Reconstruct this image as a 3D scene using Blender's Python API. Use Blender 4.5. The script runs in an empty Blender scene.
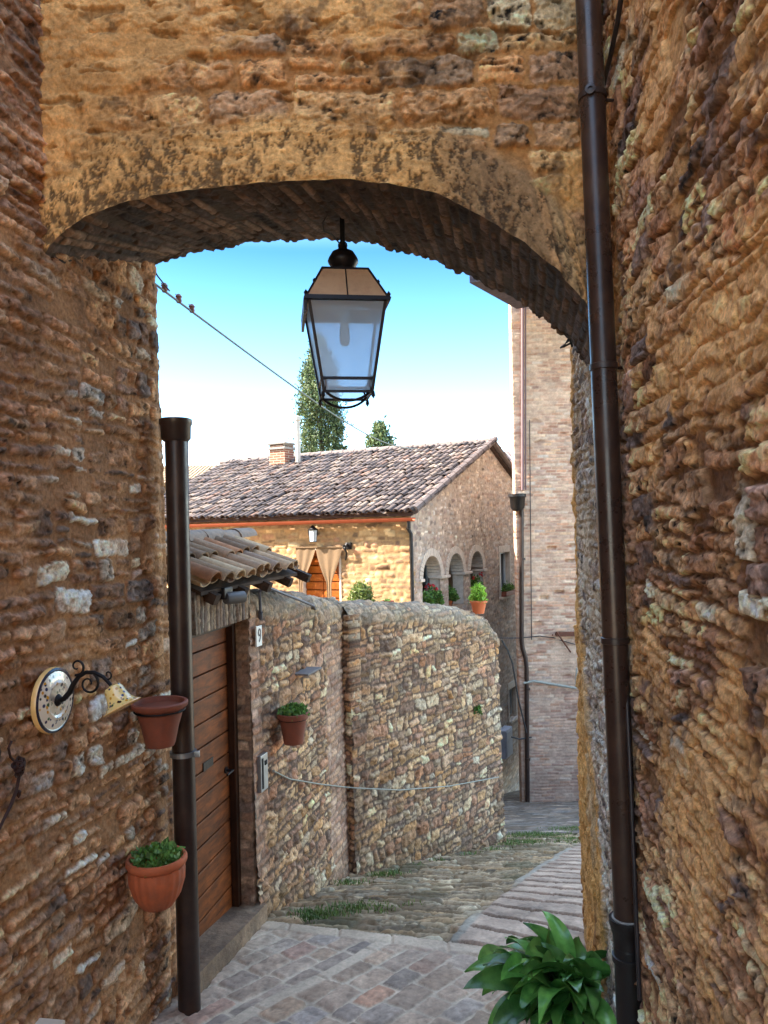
import bpy, bmesh, math, random
import numpy as np
from mathutils import Vector, Matrix
R = math.radians
rnd = random.Random(7)
scene = bpy.context.scene
COL = scene.collection

# ------------------------------------------------------------------ camera
FOC, HOR, ROLL = 750.0, 18.0, 0.0227       # focal length in pixels, horizon below centre, roll
cam = bpy.data.cameras.new('camera'); camo = bpy.data.objects.new('camera', cam); COL.objects.link(camo)
cam.sensor_fit = 'VERTICAL'; cam.sensor_height = 36; cam.sensor_width = 36
cam.lens = FOC/1024*36; cam.shift_y = HOR/1024; cam.clip_start = 0.05; cam.clip_end = 2000
camo.matrix_world = Matrix.Rotation(R(90), 4, 'X') @ Matrix.Rotation(-ROLL, 4, 'Z')
scene.camera = camo
scene.render.resolution_x = 768; scene.render.resolution_y = 1024

# ------------------------------------------------------------------ light
w = bpy.data.worlds.new('World'); scene.world = w; w.use_nodes = True
nt = w.node_tree; bg = nt.nodes['Background']
sky = nt.nodes.new('ShaderNodeTexSky'); sky.sky_type = 'NISHITA'; sky.sun_disc = False
SUN_EL, SUN_AZ = 40.0, 272.0                # azimuth clockwise from +Y (north)
sky.sun_elevation = R(SUN_EL); sky.sun_rotation = R(SUN_AZ)
sky.air_density = 1.0; sky.dust_density = .5; sky.ozone_density = 3.0
_tc = nt.nodes.new('ShaderNodeTexCoord'); _sp = nt.nodes.new('ShaderNodeSeparateXYZ'); nt.links.new(_tc.outputs['Generated'], _sp.inputs[0])
_rp = nt.nodes.new('ShaderNodeValToRGB'); nt.links.new(_sp.outputs['Z'], _rp.inputs[0]); _e = _rp.color_ramp.elements
for _ in range(3): _e.new(.5)
for _k, (_p, _c) in enumerate([(.04, (.80, .82, .84)), (.15, (.26, .35, .39)), (.35, (.072, .148, .178)), (.55, (1, .87, .70)), (.8, (1, .87, .70))]): _e[_k].position = _p; _e[_k].color = _c+(1,)
_mx = nt.nodes.new('ShaderNodeMix'); _mx.data_type = 'RGBA'; _mx.blend_type = 'MULTIPLY'; _mx.inputs['Factor'].default_value = 1
nt.links.new(sky.outputs[0], _mx.inputs['A']); nt.links.new(_rp.outputs[0], _mx.inputs['B']); nt.links.new(_mx.outputs['Result'], bg.inputs[0]); bg.inputs[1].default_value = 0.15
sl = bpy.data.lights.new('sun', 'SUN'); slo = bpy.data.objects.new('sun', sl); COL.objects.link(slo)
sl.energy = 2.0; sl.angle = R(0.6); sl.color = (1, .93, .82)
_az = R(SUN_AZ); _d = Vector((math.sin(_az)*math.cos(R(SUN_EL)), math.cos(_az)*math.cos(R(SUN_EL)), math.sin(R(SUN_EL))))
slo.rotation_euler = _d.to_track_quat('Z', 'Y').to_euler(); slo.location = _d*40
scene.view_settings.view_transform = 'Standard'; scene.view_settings.look = 'None'
scene.view_settings.exposure = 3.65; scene.view_settings.gamma = 1
scene.render.engine = 'CYCLES'
scene.cycles.max_bounces = 8; scene.cycles.diffuse_bounces = 5

# ------------------------------------------------------------------ measuring helpers
def ray(px, py):
    X = px-384.; Y = py-512.
    return ((X-ROLL*Y)/FOC, -((Y+ROLL*X)-HOR)/FOC)
def P(px, py, d):
    a, b = ray(px, py); return (a*d, d, b*d)
def onplane(px, py, p0, n, off=0.0):
    a, b = ray(px, py); dn = a*n[0]+n[1]+b*n[2]
    t = (p0[0]*n[0]+p0[1]*n[1]+p0[2]*n[2]+off)/dn
    return (a*t, t, b*t)
def G(y):                                   # height of the lane at distance y
    y = np.asarray(y, dtype=float)
    pts_y = [-6, 4.35, 4.9, 5.4, 8.7, 17, 24, 60]
    pts_z = [-1.35, -2.475, -2.55, -2.68, -3.68, -6.25, -8.4, -16]
    s = 0
    for k in (-.25, -.12, 0, .12, .25): s = s+np.interp(y+k, pts_y, pts_z)
    return s/5
def Gz(y): return float(G(y))

# ------------------------------------------------------------------ objects
ORG = {}
def V3(a): return np.array(a, dtype=float)
def _set(o, label, cat, group, kind):
    if label: o['label'] = label
    if cat: o['category'] = cat
    if group: o['group'] = group
    if kind: o['kind'] = kind
def thing(name, label, cat, loc, group=None):
    o = bpy.data.objects.new(name, None); COL.objects.link(o); o.empty_display_size = .1
    o.location = loc; ORG[o] = V3(loc); _set(o, label, cat, group, None); return o
def mk(name, verts, faces, mat, parent=None, org=None, smooth=False, label=None, cat=None, group=None, kind=None, col=None):
    verts = np.asarray(verts, dtype=float)
    if org is None:
        org = ORG[parent] if parent is not None else V3([verts[:, 0].mean(), verts[:, 1].mean(), verts[:, 2].min()])
    org = V3(org)
    me = bpy.data.meshes.new(name)
    loc = verts-org
    if isinstance(faces, np.ndarray):
        nv, nf = len(verts), len(faces); k = faces.shape[1]
        me.vertices.add(nv); me.vertices.foreach_set('co', loc.astype(np.float32).ravel())
        me.loops.add(nf*k); me.loops.foreach_set('vertex_index', faces.astype(np.int32).ravel())
        me.polygons.add(nf); me.polygons.foreach_set('loop_start', np.arange(0, nf*k, k, dtype=np.int32))
        me.polygons.foreach_set('loop_total', np.full(nf, k, dtype=np.int32))
        me.update(calc_edges=True)
    else:
        me.from_pydata([tuple(v) for v in loc], [], faces)
    if smooth: me.polygons.foreach_set('use_smooth', np.ones(len(me.polygons), dtype=bool))
    if col is not None:
        at = me.color_attributes.new('col', 'FLOAT_COLOR', 'POINT')
        c4 = np.ones((len(verts), 4), dtype=np.float32); c4[:, :3] = col; at.data.foreach_set('color', c4.ravel())
    me.materials.append(mat); me.validate()
    o = bpy.data.objects.new(name, me); COL.objects.link(o)
    if parent is not None:
        o.parent = parent; o.location = tuple(org-ORG[parent]); ORG[o] = org
    else:
        o.location = tuple(org); ORG[o] = org
    _set(o, label, cat, group, kind)
    return o

class MB:
    """collects shapes for one mesh"""
    def __init__(s): s.v = []; s.f = []
    def add(s, v, f):
        n = len(s.v); s.v += [tuple(map(float, p)) for p in v]; s.f += [tuple(i+n for i in q) for q in f]; return s
    def box(s, c, size, ax=None, bev=0.0, taper=1.0):
        c = V3(c); hx, hy, hz = [q/2 for q in size]
        if ax is None: ax = (V3([1, 0, 0]), V3([0, 1, 0]), V3([0, 0, 1]))
        ax = [V3(a)/np.linalg.norm(a) for a in ax]
        if bev <= 0:
            vs = [c+ax[0]*sx*hx*(taper if sz > 0 else 1)+ax[1]*sy*hy*(taper if sz > 0 else 1)+ax[2]*sz*hz for sx in (-1, 1) for sy in (-1, 1) for sz in (-1, 1)]
            return s.add(vs, [(0, 1, 3, 2), (4, 6, 7, 5), (0, 4, 5, 1), (2, 3, 7, 6), (0, 2, 6, 4), (1, 5, 7, 3)])
        bm = bmesh.new(); bmesh.ops.create_cube(bm, size=1)
        for v in bm.verts: v.co = Vector((v.co.x*2*hx, v.co.y*2*hy, v.co.z*2*hz))
        bmesh.ops.bevel(bm, geom=list(bm.edges), offset=bev, segments=2, affect='EDGES', profile=.6)
        bm.verts.ensure_lookup_table()
        vs = [c+ax[0]*v.co.x+ax[1]*v.co.y+ax[2]*v.co.z for v in bm.verts]
        fs = [tuple(v.index for v in f.verts) for f in bm.faces]; bm.free(); return s.add(vs, fs)
    def tube(s, pts, r, n=10, caps=True):
        pts = [V3(p) for p in pts]; m = len(pts); rr = r if hasattr(r, '__len__') else [r]*m
        T = [(pts[min(i+1, m-1)]-pts[max(i-1, 0)]) for i in range(m)]; T = [t/max(np.linalg.norm(t), 1e-9) for t in T]
        up = V3([0, 0, 1]) if abs(T[0][2]) < .9 else V3([1, 0, 0])
        u = np.cross(T[0], up); u /= np.linalg.norm(u); vs = []
        for i in range(m):
            u = u-T[i]*np.dot(u, T[i]); u /= np.linalg.norm(u); v = np.cross(T[i], u)
            for k in range(n):
                a = 2*math.pi*k/n; vs.append(pts[i]+(u*math.cos(a)+v*math.sin(a))*rr[i])
        fs = [(i*n+k, i*n+(k+1) % n, (i+1)*n+(k+1) % n, (i+1)*n+k) for i in range(m-1) for k in range(n)]
        if caps: fs += [tuple(range(n-1, -1, -1)), tuple(range((m-1)*n, m*n))]
        return s.add(vs, fs)
    def lathe(s, prof, c, axis=(0, 0, 1), n=28, sx=1.0, flute=0, fd=0.0):
        """prof: list of (r, h)"""
        c = V3(c); az = V3(axis); az /= np.linalg.norm(az)
        t = V3([1, 0, 0]) if abs(az[0]) < .9 else V3([0, 1, 0])
        u = np.cross(az, t); u /= np.linalg.norm(u); v = np.cross(az, u); vs = []
        for r_, h in prof:
            for k in range(n):
                a = 2*math.pi*k/n; q = r_*(1+fd*math.cos(a*flute)) if flute else r_
                vs.append(c+az*h+(u*math.cos(a)*sx+v*math.sin(a))*q)
        m = len(prof)
        fs = [(i*n+k, i*n+(k+1) % n, (i+1)*n+(k+1) % n, (i+1)*n+k) for i in range(m-1) for k in range(n)]
        if prof[0][0] > 1e-4: fs.append(tuple(range(n-1, -1, -1)))
        if prof[-1][0] > 1e-4: fs.append(tuple(range((m-1)*n, m*n)))
        return s.add(vs, fs)
    def prism(s, poly, d):
        """poly: 3D points, extruded by vector d"""
        n = len(poly); poly = [V3(p) for p in poly]; d = V3(d)
        return s.add(poly+[p+d for p in poly], [tuple(range(n)), tuple(range(2*n-1, n-1, -1))]+[(i, (i+1) % n+0, (i+1) % n+n, i+n) for i in range(n)])
    def build(s, name, mat, parent=None, smooth=False, org=None, **kw):
        o = mk(name, s.v, s.f, mat, parent, org, smooth, **kw)
        bm = bmesh.new(); bm.from_mesh(o.data); bmesh.ops.recalc_face_normals(bm, faces=list(bm.faces)); bm.to_mesh(o.data); bm.free()
        if smooth:
            try: o.data.set_sharp_from_angle(angle=R(40))
            except Exception: pass
        return o

# ------------------------------------------------------------------ materials
def srgb(r, g, b):
    f = lambda c: (c/255/12.92) if c/255 <= .04045 else ((c/255+.055)/1.055)**2.4
    return V3([f(r), f(g), f(b)])
def new_mat(name):
    m = bpy.data.materials.new(name); m.use_nodes = True; n = m.node_tree
    return m, n, n.nodes['Principled BSDF']
def _noise(n, scale, detail=6, rough=.6, vec=None, dist=0):
    t = n.nodes.new('ShaderNodeTexNoise'); t.inputs['Scale'].default_value = scale
    t.inputs['Detail'].default_value = detail; t.inputs['Roughness'].default_value = rough; t.inputs['Distortion'].default_value = dist
    if vec is not None: n.links.new(vec, t.inputs['Vector'])
    return t
def _ramp(n, src, stops):
    r = n.nodes.new('ShaderNodeValToRGB'); n.links.new(src, r.inputs[0]); e = r.color_ramp.elements
    while len(e) < len(stops): e.new(.5)
    for k, (p, c) in enumerate(stops):
        e[k].position = p; e[k].color = tuple(c)+(1,) if hasattr(c, '__len__') else (c, c, c, 1)
    return r
def _mix(n, a, b, fac, mode='MIX'):
    x = n.nodes.new('ShaderNodeMix'); x.data_type = 'RGBA'; x.blend_type = mode
    for s, v in ((x.inputs['Factor'], fac), (x.inputs['A'], a), (x.inputs['B'], b)):
        if isinstance(v, (int, float)): s.default_value = v
        elif hasattr(v, 'links') or isinstance(v, bpy.types.NodeSocket): n.links.new(v, s)
        else: s.default_value = tuple(v)+(1,)
    return x.outputs['Result']
def _coord(n, kind='Object'):
    return n.nodes.new('ShaderNodeTexCoord').outputs[kind]
def masonry_mat(name, fine=60., amp=.45, rough=.92, bump=.5, bdist=.004, spots=0.0, spotcol=(.02, .018, .015)):
    m, n, b = new_mat(name)
    a = n.nodes.new('ShaderNodeAttribute'); a.attribute_name = 'col'
    co = _coord(n)
    t1 = _noise(n, fine, 8, .7, co); r1 = _ramp(n, t1.outputs[0], [(.25, 1-amp), (.75, 1+amp*.8)])
    c = _mix(n, a.outputs[0], r1.outputs[0], 1.0, 'MULTIPLY')
    t2 = _noise(n, 3.1, 5, .6, co); r2 = _ramp(n, t2.outputs[0], [(.3, (.8, .77, .74)), (.7, (1.16, 1.14, 1.1))])
    c = _mix(n, c, r2.outputs[0], 1.0, 'MULTIPLY')
    if spots:
        t3 = _noise(n, 22, 9, .8, co); r3 = _ramp(n, t3.outputs[0], [(.56, 0.), (.66, spots)])
        c = _mix(n, c, spotcol, r3.outputs[0])
    n.links.new(c, b.inputs['Base Color']); b.inputs['Roughness'].default_value = rough
    b.inputs['Specular IOR Level'].default_value = .25
    bp = n.nodes.new('ShaderNodeBump'); bp.inputs['Strength'].default_value = bump; bp.inputs['Distance'].default_value = bdist
    n.links.new(t1.outputs[0], bp.inputs['Height']); n.links.new(bp.outputs[0], b.inputs['Normal'])
    return m
def plain_mat(name, col, rough=.6, metal=0., var=.2, scale=25., bump=.15, bdist=.003, spec=.5, tint=None, tscale=4., coat=0.):
    m, n, b = new_mat(name); co = _coord(n); col = V3(col)
    t = _noise(n, scale, 6, .65, co)
    r = _ramp(n, t.outputs[0], [(.3, tuple(col*(1-var))), (.7, tuple(col*(1+var)))])
    c = r.outputs[0]
    if tint is not None:
        t2 = _noise(n, tscale, 6, .7, co); r2 = _ramp(n, t2.outputs[0], [(.45, 0.), (.62, .85)]); c = _mix(n, c, tint, r2.outputs[0])
    n.links.new(c, b.inputs['Base Color']); b.inputs['Roughness'].default_value = rough; b.inputs['Metallic'].default_value = metal
    b.inputs['Specular IOR Level'].default_value = spec
    b.inputs['Coat Weight'].default_value = coat; b.inputs['Coat Roughness'].default_value = .2
    rr = _ramp(n, t.outputs[0], [(.3, max(rough-.1, 0.)), (.7, min(rough+.12, 1.))]); n.links.new(rr.outputs[0], b.inputs['Roughness'])
    if bump:
        bp = n.nodes.new('ShaderNodeBump'); bp.inputs['Strength'].default_value = bump; bp.inputs['Distance'].default_value = bdist
        n.links.new(t.outputs[0], bp.inputs['Height']); n.links.new(bp.outputs[0], b.inputs['Normal'])
    return m
def leaf_mat(name, c1, c2, rough=.45, trans=.25, scale=6., attr=False):
    m, n, b = new_mat(name); co = _coord(n)
    t = _noise(n, scale, 4, .6, co); r = _ramp(n, t.outputs[0], [(.35, tuple(c1)), (.65, tuple(c2))])
    c = r.outputs[0]
    if attr:
        a = n.nodes.new('ShaderNodeAttribute'); a.attribute_name = 'col'; c = _mix(n, c, a.outputs[0], 1., 'MULTIPLY')
    n.links.new(c, b.inputs['Base Color']); b.inputs['Roughness'].default_value = rough
    tr = n.nodes.new('ShaderNodeBsdfTranslucent'); n.links.new(c, tr.inputs['Color'])
    ms = n.nodes.new('ShaderNodeMixShader'); ms.inputs[0].default_value = trans
    n.links.new(b.outputs[0], ms.inputs[1]); n.links.new(tr.outputs[0], ms.inputs[2])
    n.links.new(ms.outputs[0], n.nodes['Material Output'].inputs['Surface'])
    return m
def wood_mat(name, col, dark, axis='Y', rough=.45, scale=30):
    m, n, b = new_mat(name); co = _coord(n)
    mp = n.nodes.new('ShaderNodeMapping'); n.links.new(co, mp.inputs[0])
    sc = {'X': (.06, 1, 1), 'Y': (1, .06, 1), 'Z': (1, 1, .06)}[axis]; mp.inputs['Scale'].default_value = sc
    t = _noise(n, scale, 8, .65, mp.outputs[0], .6); r = _ramp(n, t.outputs[0], [(.3, tuple(dark)), (.68, tuple(col))])
    t2 = _noise(n, 2.2, 4, .6, co); r2 = _ramp(n, t2.outputs[0], [(.3, .7), (.7, 1.15)])
    c = _mix(n, r.outputs[0], r2.outputs[0], 1., 'MULTIPLY')
    t4 = _noise(n, 9, 5, .7, co, .5); r4 = _ramp(n, t4.outputs[0], [(.35, .72), (.6, 1.05)]); c = _mix(n, c, r4.outputs[0], 1., 'MULTIPLY')
    n.links.new(c, b.inputs['Base Color']); b.inputs['Roughness'].default_value = rough
    bp = n.nodes.new('ShaderNodeBump'); bp.inputs['Strength'].default_value = .25; bp.inputs['Distance'].default_value = .002
    b.inputs['Specular IOR Level'].default_value = .2
    n.links.new(t.outputs[0], bp.inputs['Height']); n.links.new(bp.outputs[0], b.inputs['Normal'])
    return m

# ------------------------------------------------------------------ masonry height fields
class VN:
    def __init__(s, seed): s.t = np.random.RandomState(seed).rand(256, 256).astype(np.float32)
    def __call__(s, x, y):
        x = np.asarray(x, dtype=np.float64); y = np.asarray(y, dtype=np.float64)
        xi = np.floor(x).astype(np.int64); yi = np.floor(y).astype(np.int64); fx = x-xi; fy = y-yi
        fx = fx*fx*(3-2*fx); fy = fy*fy*(3-2*fy); x0 = xi & 255; x1 = (xi+1) & 255; y0 = yi & 255; y1 = (yi+1) & 255
        t = s.t; a = t[x0, y0]*(1-fx)+t[x1, y0]*fx; b = t[x0, y1]*(1-fx)+t[x1, y1]*fx
        return (a*(1-fy)+b*fy)*2-1
    def fbm(s, x, y, o=4, g=.5):
        r = 0; A = 1; tot = 0
        for k in range(o): r = r+A*s(x*2**k+17.3*k, y*2**k+5.1*k); tot += A; A *= g
        return r/tot
def sstep(a, b, x):
    t = np.clip((x-a)/(b-a), 0, 1); return t*t*(3-2*t)
def cells(a0, a1, b0, b1, wr, hr, rg, psplit=.35, pmerge=0., stagger=None):
    out = []; b = b0; row = 0
    while b < b1:
        h = rg.uniform(*hr); a = a0-rg.uniform(0, wr[1]) if stagger is None else a0-stagger*(row % 2)-rg.uniform(0, stagger*.15)
        while a < a1:
            wd = rg.uniform(*wr)
            if rg.rand() < pmerge: wd *= 1.6
            if h > hr[0]*1.5 and rg.rand() < psplit:
                k = rg.uniform(.38, .62); out.append((a, a+wd, b, b+h*k))
                if wd > wr[0]*1.7 and rg.rand() < .5:
                    m = a+wd*rg.uniform(.4, .6); out += [(a, m, b+h*k, b+h), (m, a+wd, b+h*k, b+h)]
                else: out.append((a, a+wd, b+h*k, b+h))
            elif wd > wr[0]*2 and rg.rand() < psplit*.6:
                m = a+wd*rg.uniform(.4, .6); out += [(a, m, b, b+h), (m, a+wd, b, b+h)]
            else: out.append((a, a+wd, b, b+h))
            a += wd
        b += h; row += 1
    return np.array(out)
def chips(a, b, size, asp, seed, tilt):
    """broken-stone facets: small planes of random tilt on a jittered grid"""
    t = np.random.RandomState(seed).rand(4, 256, 256).astype(np.float32)
    u = a/(size*asp); v = b/size; ui = np.floor(u).astype(np.int64); vi = np.floor(v).astype(np.int64); best = np.full(u.shape, 1e9); out = np.zeros(u.shape)
    for i in (-1, 0, 1):
        for j in (-1, 0, 1):
            I = (ui+i) & 255; J = (vi+j) & 255; du = u-(ui+i+t[0][I, J]); dv = v-(vi+j+t[1][I, J]); d = du*du+dv*dv; m = d < best
            best = np.where(m, d, best); out = np.where(m, ((t[2][I, J]-.5)*du*asp+(t[3][I, J]-.5)*1.6*dv)*size*tilt+(t[2][J, I]-.5)*size*.12*tilt, out)
    return out
def masonry(a, b, st, seed):
    """a, b: wall coordinates in metres (any shape); returns height, mask, colour"""
    rg = np.random.RandomState(seed); vn = VN(seed+1); vn2 = VN(seed+2)
    ws = st.get('warp', .02); wf = st.get('wf', 3.)
    A = a+ws*vn.fbm(a*wf, b*wf, 3); B = b+ws*vn2.fbm(a*wf, b*wf, 3)+st.get('wave', .0)*vn(a*.9+9, b*.9)
    a0, a1, b0, b1 = A.min()-.05, A.max()+.05, B.min()-.05, B.max()+.05
    C = cells(a0, a1, b0, b1, st['w'], st['h'], rg, st.get('split', .35), st.get('merge', 0), st.get('stagger'))
    res = st.get('res', min(st['h'][0]/6, .01)); nx = int((a1-a0)/res)+2; ny = int((b1-b0)/res)+2
    idm = np.zeros((nx, ny), dtype=np.int32)
    for k, (x0, x1, y0, y1) in enumerate(C):
        i0 = max(0, int(round((x0-a0)/res))); i1 = max(0, int(round((x1-a0)/res))); j0 = max(0, int(round((y0-b0)/res))); j1 = max(0, int(round((y1-b0)/res)))
        idm[i0:i1, j0:j1] = k
    I = idm[np.clip(((A-a0)/res).astype(int), 0, nx-1), np.clip(((B-b0)/res).astype(int), 0, ny-1)]
    n = len(C); r = rg.rand(n, 12)
    cx = (C[:, 0]+C[:, 1])/2; cy = (C[:, 2]+C[:, 3])/2; hw = (C[:, 1]-C[:, 0])/2; hh = (C[:, 3]-C[:, 2])/2
    sk = st.get('skew', .15); ins = st.get('joint', .008)
    x = A-cx[I]; y = B-cy[I]
    xs = x+sk*(r[I, 0]-.5)*2*y; ys = y+sk*.6*(r[I, 1]-.5)*2*x*np.minimum(1, (hh/hw)[I]*1.6)
    hwi = np.maximum(hw[I]-ins*(.4+1.4*r[I, 2]), .006); hhi = np.maximum(hh[I]-ins*(.4+1.2*r[I, 3]), .006)
    rad = np.minimum(hwi, hhi)*st.get('round', .5)*(.5+r[I, 4]*.8); rad = np.minimum(rad, np.minimum(hwi, hhi)*.98)
    qx = np.abs(xs)-(hwi-rad); qy = np.abs(ys)-(hhi-rad)
    d = rad-np.sqrt(np.maximum(qx, 0)**2+np.maximum(qy, 0)**2)-np.minimum(np.maximum(qx, qy), 0)
    ef = st.get('ef', 28.); ea = st.get('ea', .006)
    d = d+ea*vn.fbm(a*ef+r[I, 5]*50, b*ef, 3)
    missing = r[I, 6] < st.get('missing', 0.)
    e = st.get('edge', .004); mask = sstep(-e, e, d)*(1-missing)
    prof = sstep(0, st.get('bev', .02), d)
    ln = vn2.fbm(a*st.get('nf', 14.)+r[I, 7]*90, b*st.get('nf', 14.)+r[I, 8]*90, 4, .6)
    rl = st.get('relief', .015); ra = st.get('rough', .008)
    hgt = mask*(rl*(.35+.9*r[I, 9])*(.4+.6*prof)+st.get('tilt', .1)*((r[I, 10]-.5)*x+(r[I, 11]-.5)*1.4*y)*prof+ra*ln)
    fl = st.get('flake', 0.)
    if fl:
        fa, fb = st.get('ff', (6., 24.)); wv_ = vn.fbm(a*3+5, b*3, 3)
        tq = 3.2*vn.fbm(a*fa*.8+wv_+r[I, 3]*30*mask, b*fb*.55+wv_*2, 4, .55); tf = tq-np.floor(tq); hgt = hgt+fl*1.1*(np.floor(tq)+sstep(.38, .52, tf))
        f1 = 1-2.2*np.abs(vn2.fbm(a*fa+wv_*1.5+r[I, 2]*20*mask, b*fb+wv_*3, 4, .6)); hgt = hgt+fl*.6*f1
    mort = st.get('mrough', .003)*vn.fbm(a*30, b*30, 3)+st.get('mlow', .004)*vn2.fbm(a*4, b*4, 2)
    hgt = hgt+(1-mask)*(mort-st.get('recess', 0.))
    hgt = hgt+st.get('big', .01)*vn.fbm(a*1.1+3, b*1.1, 3)
    pal = np.array([srgb(*c[:3]) for c in st['pal']]); wt = np.array([c[3] for c in st['pal']], float); wt /= wt.sum()
    pick = rg.choice(len(pal), n, p=wt); br = np.exp(rg.normal(0, st.get('bj', .16), n)); hue = rg.normal(0, .05, n)
    sc = pal[pick]*br[:, None]*np.stack([1+hue, np.ones(n), 1-hue*1.2], 1)
    c = sc[I]*(1+st.get('cn', .35)*ln)[..., None]
    if fl: c = c*(1+.28*(f1-.3))[..., None]
    fi = st.get('fine', .3)
    if fi:
        g1 = vn.fbm(a*48+3, b*52, 3, .7); g2 = vn2.fbm(a*26+8, b*34+1, 3, .6); pit = sstep(.22, .42, g2)*mask
        c = c*(1+fi*1.3*g1-fi*1.2*pit)[..., None]; hgt = hgt+fi*(.006*g1-.014*pit)*mask
    for q_, (sz_, as_, ti_) in enumerate(st.get('chip', ())):
        wn = .3*sz_; hgt = hgt+chips(a+wn*vn.fbm(a/sz_, b/sz_, 2), b+wn*vn2.fbm(a/sz_, b/sz_, 2), sz_, as_, seed+50+q_, ti_)*(.35+.65*mask)
    mc = srgb(*st['mortar'])*(1+.25*vn2.fbm(a*9, b*9, 4))[..., None]
    over = sstep(st.get('smear0', .25), st.get('smear1', .5), vn.fbm(a*2.3+40, b*2.3, 4)+.35*ln)*st.get('smear', 0.)
    hgt = hgt*(1-over*.45)+over*st.get('smearh', .012)
    k = mask[..., None]; c = c*k+mc*(1-k)
    sc_ = srgb(*st.get('smearcol', st['mortar']))*(1+.25*vn2.fbm(a*9+5, b*9, 4)+.25*vn.fbm(a*40, b*44, 3, .7))[..., None]; k = over[..., None]; c = c*(1-k)+sc_*k
    if 'dirt' in st:
        dc, amt = st['dirt']; dn = sstep(.08, .45, vn2.fbm(a*1.7+70, b*1.7+11, 5, .6))*amt; c = c*(1-dn[..., None])+srgb(*dc)*dn[..., None]
    return hgt, mask, np.clip(c, .004, .8)
def grid_faces(nu, nv, flip=False, keep=None):
    i = np.arange(nu*nv).reshape(nu, nv); q = np.stack([i[:-1, :-1], i[1:, :-1], i[1:, 1:], i[:-1, 1:]], -1)
    if flip: q = q[..., ::-1]
    if keep is not None: q = q[keep]
    return q.reshape(-1, 4)
def surf(name, POS, NRM, H, colr, mat, parent=None, back=0.3, keep=None, **kw):
    """POS (nu,nv,3) base surface, pushed along NRM by H; a skirt closes it towards the back"""
    nu, nv = H.shape
    NRM = np.broadcast_to(np.asarray(NRM, float), POS.shape)
    p = POS+NRM*H[..., None]
    du = POS[nu//2, nv//2]-POS[nu//2-1, nv//2]; dv = POS[nu//2, nv//2]-POS[nu//2, nv//2-1]
    flip = np.dot(np.cross(du, dv), NRM[nu//2, nv//2]) < 0
    f = grid_faces(nu, nv, flip, keep)
    v = p.reshape(-1, 3); c = colr.reshape(-1, 3)
    if back:
        idx = np.arange(nu*nv).reshape(nu, nv)
        loop = np.concatenate([idx[:, 0], idx[-1, 1:], idx[-2::-1, -1], idx[0, -2:0:-1]])
        bk = (POS-NRM*back).reshape(-1, 3)[loop]; n0 = len(v); m = len(loop)
        v = np.concatenate([v, bk]); c = np.concatenate([c, c[loop]])
        k = np.arange(m); k2 = (k+1) % m
        s = np.stack([loop[k], n0+k, n0+k2, loop[k2]], 1)
        if flip: s = s[:, ::-1]
        f = np.concatenate([f, s])
    return mk(name, v, f, mat, parent, smooth=True, col=c, **kw)
def steps(segs):
    """[(start, end, step), ...] joined"""
    out = [segs[0][0]]
    for a, b, s in segs:
        n = max(1, int(round((b-a)/s))); out += list(np.linspace(a, b, n+1)[1:])
    return np.array(out)

# palettes (r, g, b, weight) in sRGB of the stone itself
PAL_L = [(198, 154, 116, 4), (174, 132, 100, 4), (204, 186, 166, 3), (140, 110, 92, 3), (174, 132, 100, 3), (222, 208, 192, 2), (120, 102, 92, 2)]
ST_LEFT = dict(w=(.10, .30), h=(.045, .14), pal=PAL_L, smearcol=(202, 152, 106), mortar=(158, 116, 82), warp=.022, wf=4, skew=.22, joint=.011, round=.55, ea=.012, relief=.019, rough=.013, flake=.004, ff=(9, 30), fine=.5, chip=((.05, 1.8, .5), (.018, 1.3, .65)),
               nf=19, bev=.012, tilt=.12, big=.010, smear=.5, smear0=.18, smear1=.4, smearh=.012, split=.5, bj=.22, cn=.75, dirt=((104, 80, 62), .35), missing=.06, res=.005, recess=.008, edge=.003)
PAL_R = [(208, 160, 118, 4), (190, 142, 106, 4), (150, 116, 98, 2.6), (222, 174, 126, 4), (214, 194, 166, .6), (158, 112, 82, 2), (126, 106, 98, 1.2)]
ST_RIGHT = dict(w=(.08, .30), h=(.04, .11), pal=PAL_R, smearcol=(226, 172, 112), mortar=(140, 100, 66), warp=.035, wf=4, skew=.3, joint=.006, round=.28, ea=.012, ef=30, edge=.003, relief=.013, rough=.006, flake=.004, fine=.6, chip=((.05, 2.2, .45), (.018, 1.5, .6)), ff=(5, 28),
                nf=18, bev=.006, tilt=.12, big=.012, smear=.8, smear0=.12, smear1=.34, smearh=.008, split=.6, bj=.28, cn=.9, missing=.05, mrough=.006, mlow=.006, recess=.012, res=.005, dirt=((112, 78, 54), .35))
ST_FACE = dict(w=(.16, .5), h=(.07, .16), pal=[(210, 158, 104, 5), (194, 142, 94, 4), (212, 182, 140, 2), (160, 124, 92, 2), (168, 124, 90, 1)], smearcol=(214, 158, 96), mortar=(176, 124, 74), warp=.035, wf=3, skew=.2,
               joint=.010, round=.5, ea=.016, relief=.022, rough=.014, nf=12, bev=.03, tilt=.08, big=.012, smear=.95, smear0=-.12, smear1=.22, flake=.006, chip=((.06, 1.8, .4), (.02, 1.3, .5)), fine=.6, recess=.008, ff=(4, 18), smearh=.013, split=.3, bj=.12, cn=.35,
               mrough=.004, mlow=.006, res=.006, missing=.1)
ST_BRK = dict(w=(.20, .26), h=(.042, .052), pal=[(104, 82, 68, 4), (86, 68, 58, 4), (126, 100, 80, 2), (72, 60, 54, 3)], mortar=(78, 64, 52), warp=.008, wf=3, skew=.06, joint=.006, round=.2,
              ea=.006, relief=.009, rough=.007, nf=20, bev=.006, tilt=.05, big=.012, split=0, stagger=.12, bj=.2, missing=.03, res=.004)
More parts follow.
